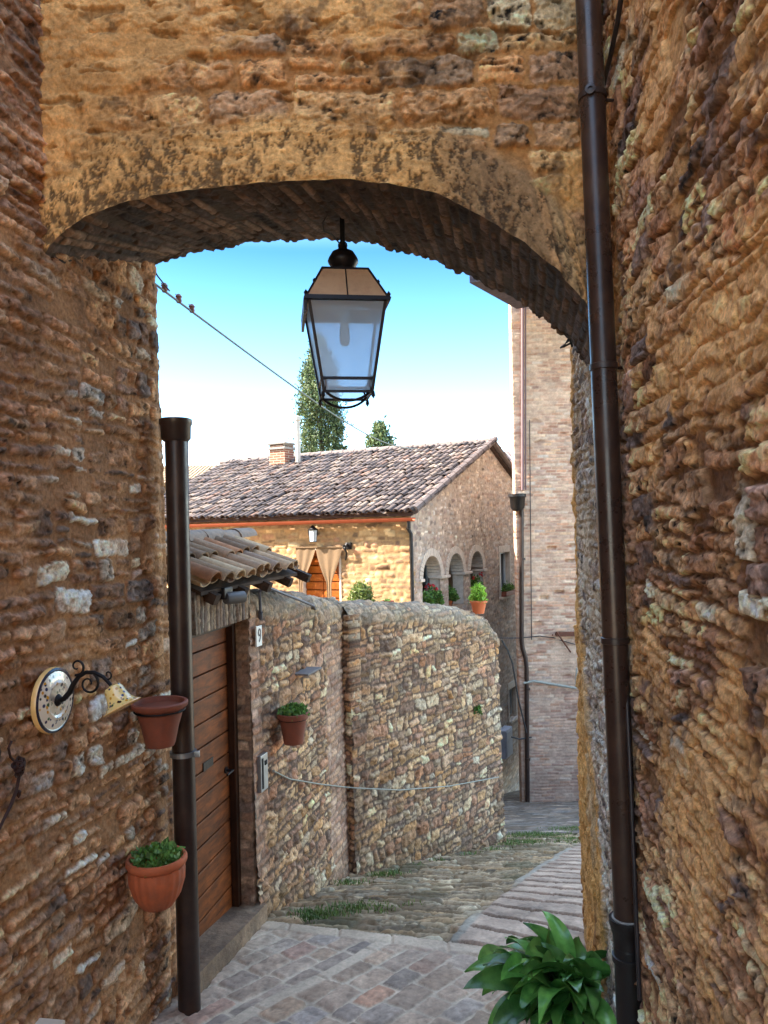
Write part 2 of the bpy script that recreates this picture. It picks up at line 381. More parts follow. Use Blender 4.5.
PAL_W = [(206, 168, 132, 4), (188, 148, 116, 4), (218, 188, 154, 2.5), (176, 130, 102, 3), (196, 152, 110, 3), (150, 118, 98, 1.6)]
ST_WALL = dict(chip=((.05, 1.3, .5), (.022, 1.2, .6)), fine=.4, w=(.07, .24), h=(.05, .13), pal=PAL_W, mortar=(104, 84, 72), warp=.028, wf=5, skew=.5, joint=.008, round=.32, ea=.010, relief=.019, rough=.013, nf=14, bev=.028, tilt=.18,
               big=.018, split=.5, bj=.2, cn=.3, mlow=.006, res=.006, smear=.35, smear0=.2, smear1=.6, smearh=.012, dirt=((92, 72, 62), .4))

M_left = masonry_mat('left wall stone', 60, .6, bdist=.008, bump=.9)
M_right = masonry_mat('right wall stone', 70, .6, bdist=.008, bump=.9)
M_face = masonry_mat('arch stone', 55, .5, bdist=.008, bump=.9)
M_soff = masonry_mat('soffit brick', 50, .4, bdist=.005, bump=.6)
M_wall = masonry_mat('yard wall stone', 45, .5, bdist=.008, bump=.8)
M_house = masonry_mat('house stone', 12, .3, bdist=.02, bump=.5)
M_tower = masonry_mat('tower brick', 14, .25, bdist=.012, bump=.4)
M_pave = masonry_mat('paving stone', 40, .3, .8, bdist=.004, bump=.5)
M_iron = plain_mat('wrought iron', srgb(28, 24, 24), .55, .6, .3, 60, .3)
M_black = plain_mat('black metal', srgb(34, 28, 28), .45, .5, .3, 40, .15)
M_brown = plain_mat('brown painted pipe', srgb(50, 35, 30), .38, .2, .22, 9, .12, tint=srgb(66, 48, 38), tscale=6)
M_brown2 = plain_mat('dark cast pipe', srgb(30, 24, 22), .45, .3, .3, 20, .2)
M_terra = plain_mat('terracotta', srgb(182, 92, 52), .75, 0, .18, 18, .3, tint=srgb(150, 84, 54), tscale=7)
M_terra2 = plain_mat('brown terracotta', srgb(128, 66, 44), .7, 0, .2, 18, .3)
M_soil = plain_mat('soil', srgb(60, 44, 34), .95, 0, .4, 60, .8, .01)
M_plaster = plain_mat('ochre plaster', srgb(196, 144, 84), .9, 0, .15, 9, .4, .01, tint=srgb(150, 96, 60), tscale=2.6)
M_cement = plain_mat('cement', srgb(140, 132, 122), .95, 0, .25, 20, .6, .01)
M_core = plain_mat('rough core', srgb(110, 92, 76), .95, 0, .2, 8, .4)
M_cable = plain_mat('cable', srgb(50, 46, 44), .6, 0, .2, 20, 0)
M_cable2 = plain_mat('pale cable', srgb(150, 146, 132), .6, 0, .2, 20, 0)
M_white = plain_mat('white enamel', srgb(225, 222, 215), .35, 0, .05, 20, 0)
M_dark = plain_mat('dark interior', srgb(30, 27, 26), .9, 0, .2, 6, 0)
M_steel = plain_mat('galvanised steel', srgb(150, 152, 155), .4, .8, .15, 20, .1)

# ================================================================== GROUND
xs = np.concatenate([np.linspace(-60, -4, 15), np.linspace(-3.6, 8, 30), np.linspace(9, 60, 14)])
ys = np.concatenate([np.linspace(-12, 3, 16), np.linspace(3.3, 26, 70), np.linspace(28, 300, 30)])
def hill(y): return np.where(y < 24, G(np.minimum(y, 24)), -8.4-(y-24)*.08)
XX, YY = np.meshgrid(xs, ys, indexing='ij')
M_ground = plain_mat('lane ground', srgb(172, 152, 122), .95, 0, .25, 3, .5, .02, tint=srgb(84, 88, 56), tscale=.8)
mk('ground', np.stack([XX, YY, hill(YY)-.07], -1).reshape(-1, 3), grid_faces(len(xs), len(ys)), M_ground, org=(0, 0, 0), smooth=True, kind='structure')

def floor_sheet(name, x0, x1, y0, y1, step, fn, mat):
    X, Y = np.meshgrid(np.arange(x0, x1+step, step), np.arange(y0, y1+step, step), indexing='ij')
    Z = G(Y); H, c, keep = fn(X, Y)
    k = keep[:-1, :-1] & keep[1:, 1:] & keep[1:, :-1] & keep[:-1, 1:]
    nu, nv = H.shape
    return mk(name, np.stack([X, Y, Z+H], -1).reshape(-1, 3), grid_faces(nu, nv, False, k), mat, org=(0, 4, Gz(4)), smooth=True, kind='structure', col=c.reshape(-1, 3))
EDG = lambda X: 4.80-.36*(X+.5)                    # where the paving ends and the cobbles start
def paving(X, Y):
    dx, dy = .64, .77                              # rows of setts run this way
    a = X*dx+Y*dy; b = -X*dy+Y*dx
    st = dict(w=(.16, .30), h=(.12, .16), pal=[(186, 162, 142, 5), (176, 152, 132, 4), (192, 164, 140, 3), (186, 150, 130, 1), (166, 146, 130, 2)], mortar=(204, 184, 160), warp=.012, wf=3, skew=.14,
              joint=.008, round=.35, ea=.007, relief=.013, rough=.006, chip=((.05, 1.3, .12),), nf=12, bev=.014, tilt=.03, big=.006, split=.12, bj=.10, cn=.35, smear=.4, smear0=.35, smear1=.7, smearh=.006, res=.006, fine=.18, dirt=((140, 122, 106), .4))
    h, m, c = masonry(a, b, st, 31)
    vn = VN(5)
    bs = b+.03*vn(a*2, b*2); strip = sstep(.052, .035, np.abs(bs-2.93))      # pale channel of smooth slabs
    h = h*(1-strip)+strip*(.012+.002*vn(a*9, b*9)-.012*sstep(.012, .0, np.abs(((a+3) % .42)-.02)))
    c = c*(1-strip[..., None])+srgb(204, 182, 158)*(1+.18*vn.fbm(a*6, b*6, 3))[..., None]*strip[..., None]
    e = EDG(X)-Y
    st2 = sstep(.14, .11, e+.01*vn(X*9, Y*9)); h = h*(1-st2)+st2*(.013+.003*vn(X*12, Y*12)-.014*sstep(.012, .0, np.abs(((X+3) % .33)-.02)))
    c = c*(1-st2[..., None])+srgb(196, 174, 150)*(1+.2*vn.fbm(X*7, Y*7, 3))[..., None]*st2[..., None]
    return h+.004, c, e > -.008
floor_sheet('paving', -1.45, 1.35, 2.0, 5.3, .009, paving, M_pave)
def cobbles(X, Y):
    dx, dy = .5, .866
    a = X*dx+Y*dy; b = X*dy-Y*dx                   # a up the lane, b across to the right
    vn = VN(8)
    st = dict(w=(.14, .42), h=(.045, .11), pal=[(178, 154, 122, 4), (160, 138, 110, 4), (190, 168, 136, 2), (140, 120, 96, 3)], mortar=(116, 98, 72), warp=.07, wf=2.5, skew=.5,
              joint=.006, round=.3, ea=.012, relief=.022, rough=.012, recess=.006, nf=12, bev=.02, tilt=.16, big=.03, split=.3, bj=.16, cn=.4, smear=.5, smear0=.15, smear1=.5, smearh=.012, res=.008, dirt=((86, 84, 56), .55))
    ca = math.cos(.35); sa = math.sin(.35)
    h, m, c = masonry(a*sa+b*ca, a*ca-b*sa, st, 77)
    # right-hand ramp with ribs across it
    lx = X-.42; ly = Y-4.6; side = lx*.916-ly*.40; side = side+.02*vn(X*4, Y*4)
    s = (X*.5+Y*.866); u = ((s+.012*vn(X*5, Y*5)) % .24)/.24
    rib = sstep(.0, .04, u)*sstep(1., .95, u); rh = .03*rib+.010*(1-u)*rib+.010*vn.fbm(X*10, Y*10, 5, .6)
    slab = np.floor(s/.24); off = (np.sin(slab*12.9)*43758.5) % 1
    jj = sstep(.0, .012, np.abs(((b+off*.5) % .62)-.31)); rh = rh-.010*(1-jj)
    shade = 1+.12*np.sin(slab*5.1+np.floor((b+off*.5)/.62)*3.3)+.55*vn.fbm(X*9, Y*9, 5, .65)
    rc = srgb(174, 150, 130)*shade[..., None]*rib[..., None]+srgb(92, 64, 50)*(1-rib[..., None])
    k = sstep(-.01, .02, side)
    h = h*(1-k)+rh*k; c = c*(1-k[..., None])+rc*k[..., None]
    # kerb line of long stones between the two halves
    kb = sstep(.045, .02, np.abs(side+.02+.02*vn.fbm(a*6, b*6, 3)))*sstep(-.3, .1, vn(a*1.7, b*0+3)+.3); h = h*(1-kb)+kb*(.034+.006*vn(X*12, Y*12)-.02*sstep(.014, 0., np.abs((a % .38)-.02)))
    c = c*(1-kb[..., None])+srgb(158, 148, 132)*(1+.3*vn.fbm(X*9, Y*9, 3))[..., None]*kb[..., None]
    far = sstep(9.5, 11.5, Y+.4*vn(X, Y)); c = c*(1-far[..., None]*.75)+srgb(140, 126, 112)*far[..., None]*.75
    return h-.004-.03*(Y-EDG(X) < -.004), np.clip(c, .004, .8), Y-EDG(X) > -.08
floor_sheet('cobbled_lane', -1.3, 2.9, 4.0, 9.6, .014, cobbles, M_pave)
def lower(X, Y):
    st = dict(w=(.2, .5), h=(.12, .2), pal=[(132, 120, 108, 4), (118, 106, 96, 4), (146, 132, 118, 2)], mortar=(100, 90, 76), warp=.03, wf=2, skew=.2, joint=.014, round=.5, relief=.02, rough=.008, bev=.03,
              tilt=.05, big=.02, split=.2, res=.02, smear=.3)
    h, m, c = masonry(X, Y, st, 78); return h-.004, c, Y > 0
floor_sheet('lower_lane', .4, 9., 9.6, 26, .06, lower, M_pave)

# ================================================================== LEFT WALL
XL = lambda y: -1.306+.164*(y-2.95)
NL = V3([1, -.164, 0]); NL /= np.linalg.norm(NL)
lw = thing('stone_wall', 'tall rough rubble wall on the left carrying the ceramic lamp and two pots', 'wall', (XL(3), 3, Gz(3)))
yy = steps([(-2.0, 1.8, .10), (1.8, 2.5, .02), (2.5, 3.96, .006)]); zz = steps([(-3.0, 2.3, .0065), (2.3, 3.3, .05)])
A_, B_ = np.meshgrid(yy, zz, indexing='ij'); A_ = A_+np.clip((A_-3.2)/.76, 0, 1)*(-.06+.02*np.clip(1.4-B_, 0, 4))
st = dict(ST_LEFT); h, m, c = masonry(A_, B_, st, 11)
# brick-like thin courses near the camera end
st2 = dict(ST_LEFT, w=(.16, .34), h=(.045, .07), split=.1, pal=[(184, 142, 110, 4), (160, 122, 98, 4), (200, 162, 130, 2)], relief=.018, rough=.010, flake=.004, smear=.3)
h2, m2, c2 = masonry(A_, B_, st2, 12); vb = VN(14)
k = sstep(-.12, .12, (3.0-A_)+.35*vb.fbm(A_*2, B_*1.3, 3)+.25*sstep(.2, 1.0, B_))
h = h*(1-k)+h2*k; c = c*(1-k[..., None])+c2*k[..., None]
k3 = sstep(.03, 0., np.abs(A_-3.9))*.01; h = h-k3*3
POS = np.stack([XL(A_), A_, B_], -1)
h = h*.66*(1-.55*sstep(3.80, 3.9, A_))
surf('masonry', POS, NL, h, c, M_left, lw, back=.5)
mb = MB(); mb.prism([(XL(-2.0)-.3, -2.0, -3), (XL(3.94)-.3, 3.94, -3), (-2.2, 5.2, -3), (-4.9, 11, -3), (-5.7, 15, -3), (-14, 15, -3), (-14, -2.0, -3)], (0, 0, 6.25)); mb.prism([(-4.2, -2.0, 3.25), (-4.2, 6, 3.25), (-5.2, 11, 3.25), (-6, 15, 3.25), (-14, 15, 3.25), (-14, -2.0, 3.25)], (0, 0, 5.6)); mb.build('wall_body_sun_block', M_core, lw)  # body behind the wall, extended unseen and raised to keep sun off the lane
def WL(px, py, off=0.): return onplane(px, py, (XL(2.95), 2.95, 0), NL, off)

# ================================================================== RIGHT WALL
XRn = lambda y: .9145+.11*(y-2.95)
XRf = lambda y: .9145+.16*(y-2.95)
NR = V3([-1, .11, 0]); NR /= np.linalg.norm(NR); NF = V3([-1, .16, 0]); NF /= np.linalg.norm(NF)
rw = thing('stone_wall', 'tall craggy ochre stone wall on the right behind the long brown drainpipe', 'wall', (XRn(3), 3, Gz(3)))
yy = steps([(-8, .9, .1), (.9, 1.2, .012), (1.2, 2.99, .0055)]); zz = steps([(-2.9, 2.3, .0058), (2.3, 2.8, .05)])
A_, B_ = np.meshgrid(yy, zz, indexing='ij')
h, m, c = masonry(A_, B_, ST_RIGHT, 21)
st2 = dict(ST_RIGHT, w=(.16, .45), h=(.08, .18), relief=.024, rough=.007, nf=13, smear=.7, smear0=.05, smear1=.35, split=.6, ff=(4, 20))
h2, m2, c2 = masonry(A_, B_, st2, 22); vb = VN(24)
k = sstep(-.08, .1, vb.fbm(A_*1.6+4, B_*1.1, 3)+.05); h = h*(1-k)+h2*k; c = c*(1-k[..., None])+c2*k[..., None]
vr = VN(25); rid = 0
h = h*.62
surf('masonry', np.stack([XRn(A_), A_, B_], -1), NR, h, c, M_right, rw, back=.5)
yy = steps([(2.99, 4.55, .010)]); zz = steps([(-2.9, 2.3, .008)])
A_, B_ = np.meshgrid(yy, zz, indexing='ij')
A_ = 2.99+(A_-2.99)*(1+.025*VN(27).fbm(B_*2.3, B_*0, 4, .6)+.03*sstep(-1.0, -2.2, B_))
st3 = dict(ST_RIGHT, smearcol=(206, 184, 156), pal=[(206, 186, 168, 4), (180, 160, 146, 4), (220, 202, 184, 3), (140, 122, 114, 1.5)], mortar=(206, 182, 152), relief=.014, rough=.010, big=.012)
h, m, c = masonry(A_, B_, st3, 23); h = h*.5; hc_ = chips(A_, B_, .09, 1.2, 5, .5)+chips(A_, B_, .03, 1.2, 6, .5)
# ochre render left on the far end of the wall, wider towards the ground
vp = VN(26); edge = 4.55-(.07+.85*sstep(-.2, -2.0, B_)+.10*vp.fbm(A_*3, B_*2.2, 4)+.10*sstep(-.5, -.7, B_))
k = sstep(-.012, .012, A_-edge)*sstep(1.6, 1.0, B_+.3*vp(A_, B_*2))
h = h*(1-k)+k*(.018+.5*hc_+.022*vp.fbm(A_*4, B_*3, 5, .6)); vq = VN(29); bl = sstep(.12, .3, vq.fbm(A_*2.5, B_*2.0, 5, .65)); pc = srgb(222, 168, 100)*(1+.22*vp.fbm(A_*1.0, B_*2.5, 5, .65)+.35*vp.fbm(A_*1, B_*16, 4, .7))[..., None]
pc = pc*(1-.45*bl[..., None])+srgb(226, 206, 172)*.45*bl[..., None]; st_ = sstep(.1, .4, vp.fbm(A_*6+9, B_*3, 4))*sstep(-1.7, -2.2, B_); pc = pc*(1-st_[..., None]*.6)+srgb(120, 66, 44)*st_[..., None]*.6
c = c*(1-k[..., None])+pc*k[..., None]
surf('end_masonry', np.stack([XRf(A_), A_, B_], -1), NF, h, c, M_right, rw, back=.4)
mb = MB(); mb.prism([(XRn(-8)+.35, -8, -2.9), (XRn(2.9)+.35, 2.9, -2.9), (XRf(4.5)+.33, 4.5, -2.9), (3.2, 5.0, -2.9), (3.6, -8, -2.9)], (0, 0, 5.7)); mb.build('wall_core', M_core, rw)

# ================================================================== ARCH
YF, YB = 2.95, 3.90
ft = [(40, 262), (60, 237), (85, 219), (120, 205), (160, 196), (200, 190), (250, 184), (300, 181), (345, 180), (384, 184), (434, 192), (474, 213), (524, 243), (559, 273), (585, 303), (606, 345)]
bt = [(150, 272), (157, 263), (175, 258), (200, 251), (225, 246), (250, 242), (280, 239), (310, 238), (345, 238), (384, 244), (434, 259), (474, 278), (514, 299), (545, 318), (575, 342), (600, 385)]
fc = np.array([P(x, y, YF) for x, y in ft]); bc = np.array([P(x, y, YB) for x, y in bt])
def resamp(c_, n):
    t = np.concatenate([[0], np.cumsum(np.linalg.norm(np.diff(c_, axis=0), axis=1))]); T = np.linspace(0, t[-1], n)
    o = np.stack([np.interp(T, t, c_[:, k]) for k in range(3)], 1)
    for _ in range(max(1, n//30)): o[1:-1] = (o[:-2]+o[1:-1]*2+o[2:])/4
    return o, T
NU = 380
Fc, Tf = resamp(fc, NU); Bc, Tb = resamp(bc, NU)
aw = thing('stone_arch', 'low stone and brick arch spanning the alley overhead with the lantern hung beneath', 'arch', (0, 3.4, 1.4))
v = np.linspace(0, 1, 330)**1.0
ZT = 2.9
zc = Fc[:, 2]; POS = np.stack([np.repeat(Fc[:, 0:1], len(v), 1), np.full((NU, len(v)), YF), zc[:, None]+(ZT-zc[:, None])*v[None]], -1)
A_ = POS[..., 0]; B_ = POS[..., 2]
h, m, c = masonry(A_, B_, ST_FACE, 41); vf = VN(43)
dist = B_-zc[:, None]+.012*vf.fbm(A_*9, B_*9, 3)                # height above the arch edge
xk = A_-P(345, 150, YF)[0]
bw_ = .27+.03*vf(A_*2, B_*0)+.03*sstep(.2, .9, A_)
band = sstep(bw_+.05, bw_-.07, dist+.05*vf.fbm(A_*7, B_*7, 4))
# weathered plaster band over the arch ring
pn = vf.fbm(A_*8, B_*8, 5, .6); hb = .012+.006*pn
st_b = dict(w=(.05, .09), h=(.5, .6), pal=[(176, 136, 92, 4), (160, 122, 84, 4)], mortar=(140, 108, 76), warp=.015, joint=.005, round=.3, relief=.008, rough=.006, bev=.01, split=0, res=.01, missing=0, smear=.8, smear0=-.2, smear1=.3)
hv, mv, cv = masonry(A_+.5*np.maximum(A_-.1, 0)*dist, dist+.2, st_b, 44)
kv = sstep(.05, .45, A_)
hb = hb*.7+h*.3
hb = hb*(1-kv)+hv*kv+.006; cb = (srgb(214, 162, 100)*(1+.25*pn)[..., None])*(1-kv[..., None])+cv*kv[..., None]
dk = sstep(.02, .22, vf.fbm(A_*44+3, B_*24, 6, .8)+.25*vf.fbm(A_*3, B_*3, 2)+.10*sstep(.25, .0, dist)-.02-.3*sstep(.035, .01, np.abs(xk)))
ck = sstep(.03, .012, np.abs(xk+.01*vf(B_*20, B_*0))); cb = cb*(1+.22*ck[..., None]); gf = vf.fbm(A_*50, B_*50, 3, .7); cb = cb*(1+.35*gf)[..., None]; hb = hb+.004*gf-.008*dk
cb = cb*(1-.78*dk[..., None])+srgb(54, 42, 32)*.78*dk[..., None]
h = h*(1-band)+hb*band; c = c*(1-band[..., None])+cb*band[..., None]
# scattered dark lichen on the upper stones too
d2 = sstep(.22, .4, vf.fbm(A_*11+60, B_*10, 5, .7)+.2*vf(A_*1.5+4, B_*1.5))*.6*(1-band); c = c*(1-d2[..., None])+srgb(92, 66, 44)*d2[..., None]
pk = sstep(.30, .42, vf.fbm(A_*6+31, B_*17+5, 4, .6))*(1-band); h = h-.022*pk; c = c*(1-.45*pk[..., None])
h = h+.012*sstep(.05, .0, dist)*(vf.fbm(A_*25, B_*3, 2))
h = h*.68
surf('face_masonry', POS, (0, -1, 0), h, c, M_face, aw, back=0)
face_edge = POS[:, 0].copy(); face_edge[:, 1] -= h[:, 0]
NV = 150
vv = np.linspace(0, 1, NV)
POS = Fc[:, None, :]*(1-vv[None, :, None])+Bc[:, None, :]*vv[None, :, None]
POS[:, 0] = face_edge; POS[:, 1] = POS[:, 0]*.5+POS[:, 2]*.5
tan = np.gradient(POS, axis=0); dep = np.gradient(POS, axis=1); nn = np.cross(tan, dep); nn /= np.linalg.norm(nn, axis=2, keepdims=True)
if nn[NU//2, NV//2, 2] > 0: nn = -nn
A_ = (Tf[:, None]*(1-vv[None])+Tb[:, None]*vv[None]); B_ = POS[..., 1]
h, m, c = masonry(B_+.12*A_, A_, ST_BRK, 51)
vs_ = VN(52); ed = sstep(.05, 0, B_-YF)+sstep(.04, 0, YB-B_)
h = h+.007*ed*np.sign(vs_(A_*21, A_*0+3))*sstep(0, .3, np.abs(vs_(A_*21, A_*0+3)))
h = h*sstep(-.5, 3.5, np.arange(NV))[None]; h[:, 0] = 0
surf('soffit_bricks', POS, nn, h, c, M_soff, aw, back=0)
# body of the arch behind face and soffit
mb = MB(); n_ = 24; ix = np.linspace(0, NU-1, n_).astype(int)
for a, b in zip(ix[:-1], ix[1:]):
    f0, f1, b0, b1 = Fc[a]+(0, .05, .05), Fc[b]+(0, .05, .05), Bc[a]+(0, -.0, .035), Bc[b]+(0, 0, .035)
    mb.add([f0, f1, (f1[0], f1[1], ZT-.01), (f0[0], f0[1], ZT-.01), b0, b1, (b1[0], b1[1], ZT-.01), (b0[0], b0[1], ZT-.01)], [(0, 1, 2, 3), (5, 4, 7, 6), (0, 4, 5, 1), (3, 2, 6, 7)])
mb.build('arch_core', M_core, aw)

# ================================================================== YARD WALLS
def yard_wall(name, A, B, topA, topB, seed, label, st=ST_WALL, step=.010, r=.13, drop=None, bricks=None, batter=.03):
    A = V3(A); B = V3(B); L = np.linalg.norm(B-A); d = (B-A)/L; n = V3([d[1], -d[0]])
    nu = int(L/step)+1; u = np.linspace(0, L, nu); y = A[1]+d[1]*u
    base = G(y)-.12; top = np.interp(u, [q[0]*L for q in topA], [q[1] for q in topA])
    vfn = VN(seed+9); top = top+.02*vfn.fbm(u*3, u*0, 3)
    Hf = 2.2; nf = int(Hf/step); na = 44
    POS = np.zeros((nu, nf+na, 3)); NN = np.zeros((nu, nf+na, 3)); V = np.zeros((nu, nf+na))
    n3 = V3([n[0], n[1], 0])
    for j in range(nf+na):
        if j < nf:
            f = j/(nf-1); z = base+(top-r-base)*f; off = batter*(1-f); nr = n3; x = off; V[:, j] = z
        else:
            th = math.pi*(j-nf+1)/na*1.0; z = top-r+r*math.sin(th); x = -r*1.25*(1-math.cos(th)); nr = n3*math.cos(th)+V3([0, 0, 1])*math.sin(th); V[:, j] = top-r+r*th
        POS[:, j, 0] = A[0]+d[0]*u+n[0]*x; POS[:, j, 1] = y+n[1]*x; POS[:, j, 2] = z; NN[:, j] = nr
    U = np.repeat(u[:, None], nf+na, 1)
    h, m, c = masonry(U+seed, V, st, seed)
    if bricks is not None:
        for (u0, u1, z0, z1) in bricks:
            hb, mb_, cb = masonry(U, V, dict(w=(.12, .2), h=(.05, .065), pal=[(184, 144, 118, 4), (168, 128, 106, 4), (194, 156, 128, 2)], mortar=(150, 124, 108), warp=.01, joint=.006, relief=.012, rough=.007, round=.4, bev=.012, split=0, stagger=.08, bj=.12, big=.01), seed+3)
            kk = sstep(u0-.03, u0+.02, U+.04*vfn(U*0, V*5))*sstep(u1+.03, u1-.02, U)*sstep(z0-.1, z0+.05, V)*sstep(z1+.05, z1-.05, V)
            h = h*(1-kk)+hb*kk; c = c*(1-kk[..., None])+cb*kk[..., None]
    capk = sstep(-.09, -.02, V-(top[:, None]-r)+.05*vfn.fbm(U*4, V*4, 3))
    hc = .012+.012*vfn.fbm(U*9, V*9, 5, .65); cc = srgb(160, 146, 126)*(1+.45*vfn.fbm(U*11, V*11, 5, .65))[..., None]
    lich = sstep(.1, .35, vfn.fbm(U*6+5, V*6, 4)); cc = cc*(1-.5*lich[..., None])+srgb(112, 106, 78)*.5*lich[..., None]
    h = h*(1-capk*.35)+hc*capk; c = c*(1-capk[..., None]*.5)+cc*capk[..., None]*.5
    foot_tone = sstep(.5, .0, (V-base[:, None])+.25*vfn.fbm(U*3, V*3, 3)); c = c*(1-.35*foot_tone[..., None])+srgb(110, 88, 62)*.35*foot_tone[..., None]  # browner and darker towards the foot of the wall
    o = surf(name, POS, NN, h, c, M_wall, None, back=0, label=label, cat='wall', org=(A[0], A[1], float(base[0])))
    return o, V3([d[0], d[1], 0]), n3
CA = (-.90, 4.90); CB = (-.356, 6.92)
zt = lambda px, py, y: ray(px, py)[1]*y
w1, d1, n1 = yard_wall('garden_wall', CA, CB, [(0, zt(256, 592, 4.9)), (.3, zt(285, 594, 5.4)), (1, zt(347, 602, 6.82))], None, 61,
          'nearer stretch of rounded-top rubble wall beside the wooden door carrying the small planted pot', bricks=[(-.1, .14, -2.2, -.3), (1.45, 2.0, -3.4, -.95)])
CC = (ray(351, 740)[0]*6.70, 6.70); CD = (ray(500, 730)[0]*8.82, 8.82)
w2, d2_, n2 = yard_wall('garden_wall', CC, CD, [(0, zt(352, 604, 6.7)), (.4, zt(410, 604, 7.5)), (.75, zt(463, 610, 8.2)), (.92, zt(485, 617, 8.6)), (1, zt(498, 632, 8.8))], None, 62,
          'farther stretch of rounded-top rubble wall curving down the lane with the orange flowerpot on top', step=.012)
def W1(px, py, off=0.): return onplane(px, py, (CA[0], CA[1], 0), (n1[0], n1[1], 0), off)
def W2(px, py, off=0.): return onplane(px, py, (CC[0], CC[1], 0), (n2[0], n2[1], 0), off)
# near end of the second wall and the return at its far end
def ret_wall(name, A, B, z0, z1, th, seed, label, step=.03, parent=None):
    A = V3(A); B = V3(B); L = np.linalg.norm(B-A); d = (B-A)/L; n = V3([d[1], -d[0]])
    u = np.linspace(0, L, int(L/step)+1); z = np.linspace(z0, z1, int((z1-z0)/step)+1); U, V = np.meshgrid(u, z, indexing='ij')
    h, m, c = masonry(U, V, ST_WALL, seed)
    return surf(name, np.stack([A[0]+d[0]*U, A[1]+d[1]*U, V], -1), (n[0], n[1], 0), h, c, M_wall, parent, back=th)
ret_wall('near_end', (CC[0]-n2[0]*.4-.0, CC[1]-n2[1]*.4), (CC[0]+n2[0]*.012, CC[1]+n2[1]*.012), Gz(6.7)-.1, zt(352, 604, 6.7)-.10, .15, 66, None, .012, w2)
ret_wall('return_side', (CD[0]-.03, CD[1]-.02), (2.25, 18.0), -7.0, -2.1, .35, 65, None, .03, w2)

# yard behind the walls
mb = MB(); mb.prism([(CA[0]-.25, CA[1], -2.15), (CB[0]-.2, CB[1], -2.15), (CC[0]-.2, CC[1]+.25, -2.15), (CD[0]-.35, CD[1]+.25, -2.15), (1.95, 18, -2.15), (2.6, 21.5, -2.15), (2, 30, -2.15), (-20, 30, -2.15), (-20, 4.9, -2.15)], (0, 0, -5))
mb.build('yard', plain_mat('yard gravel', srgb(168, 148, 118), .95, 0, .2, 12, .4, .01), kind='structure')

# ================================================================== ROOF TILES
def tiles(name, O, U, D, nu_, nd, pitch, row, rad, mat, pal, parent, seed=1, thick=.012, seg=6, jit=1.0, taper=.82):
    """clay half-round tiles, U along the eave, D up the slope"""
    rg = np.random.RandomState(seed); O = V3(O); U = V3(U); D = V3(D); U /= np.linalg.norm(U); D /= np.linalg.norm(D); N = np.cross(U, D)
    if N[2] < 0: N = -N
    vs = []; fs = []; cs = []; pal_ = np.array([srgb(*p[:3]) for p in pal]); wt = np.array([p[3] for p in pal], float); wt /= wt.sum()
    for kind in (1, 0):
        for i in range(nu_+(1-kind)):
            for j in range(nd):
                cu = (i+(.5 if kind else 0))*pitch+rg.normal(0, .006*jit); st_ = j*row+rg.normal(0, .012*jit)-(0 if kind else -.02); ln = row*1.22
                lift = j*.0+rg.normal(0, .003*jit); c0 = pal_[rg.choice(len(pal_), p=wt)]*math.exp(rg.normal(0, .2)); rot = rg.normal(0, .02*jit)
                b0 = len(vs)
                for e in (0, 1):
                    rr = rad*(1 if e == 0 else taper) if kind else rad*(taper if e == 0 else 1)
                    base = O+U*(cu+rot*e*ln)+D*(st_+ln*e)+N*(lift+(.030 if e == 0 else .008)+(0.02 if kind else 0))
                    for inner in (0, 1):
                        r2 = rr-(thick if inner else 0)
                        for s in range(seg+1):
                            a = math.pi*s/seg*.94+.03*math.pi
                            if kind: p = base+U*(-math.cos(a)*r2)+N*(math.sin(a)*r2*.82)
                            else: p = base+U*(-math.cos(a)*r2)-N*(math.sin(a)*r2*.55-.02)
                            vs.append(p); cs.append(c0)
                k = seg+1; q = lambda e, inn, s: b0+e*2*k+inn*k+s
                for s in range(seg):
                    fs += [(q(0, 0, s), q(0, 0, s+1), q(1, 0, s+1), q(1, 0, s)), (q(0, 1, s+1), q(0, 1, s), q(1, 1, s), q(1, 1, s+1)), (q(0, 0, s+1), q(0, 0, s), q(0, 1, s), q(0, 1, s+1))]
    o = mk(name, np.array(vs), np.array(fs), mat, parent, smooth=False, col=np.array(cs))
    bm = bmesh.new(); bm.from_mesh(o.data); bmesh.ops.recalc_face_normals(bm, faces=list(bm.faces)); bm.to_mesh(o.data); bm.free()
    o.data.polygons.foreach_set('use_smooth', np.ones(len(o.data.polygons), dtype=bool))
    try: o.data.set_sharp_from_angle(angle=R(50))
    except Exception: pass
    return o
M_tile = masonry_mat('roof tile', 30, .35, bdist=.004, bump=.4)
M_tilef = masonry_mat('far roof tile', 8, .4, bdist=.01, bump=.4)

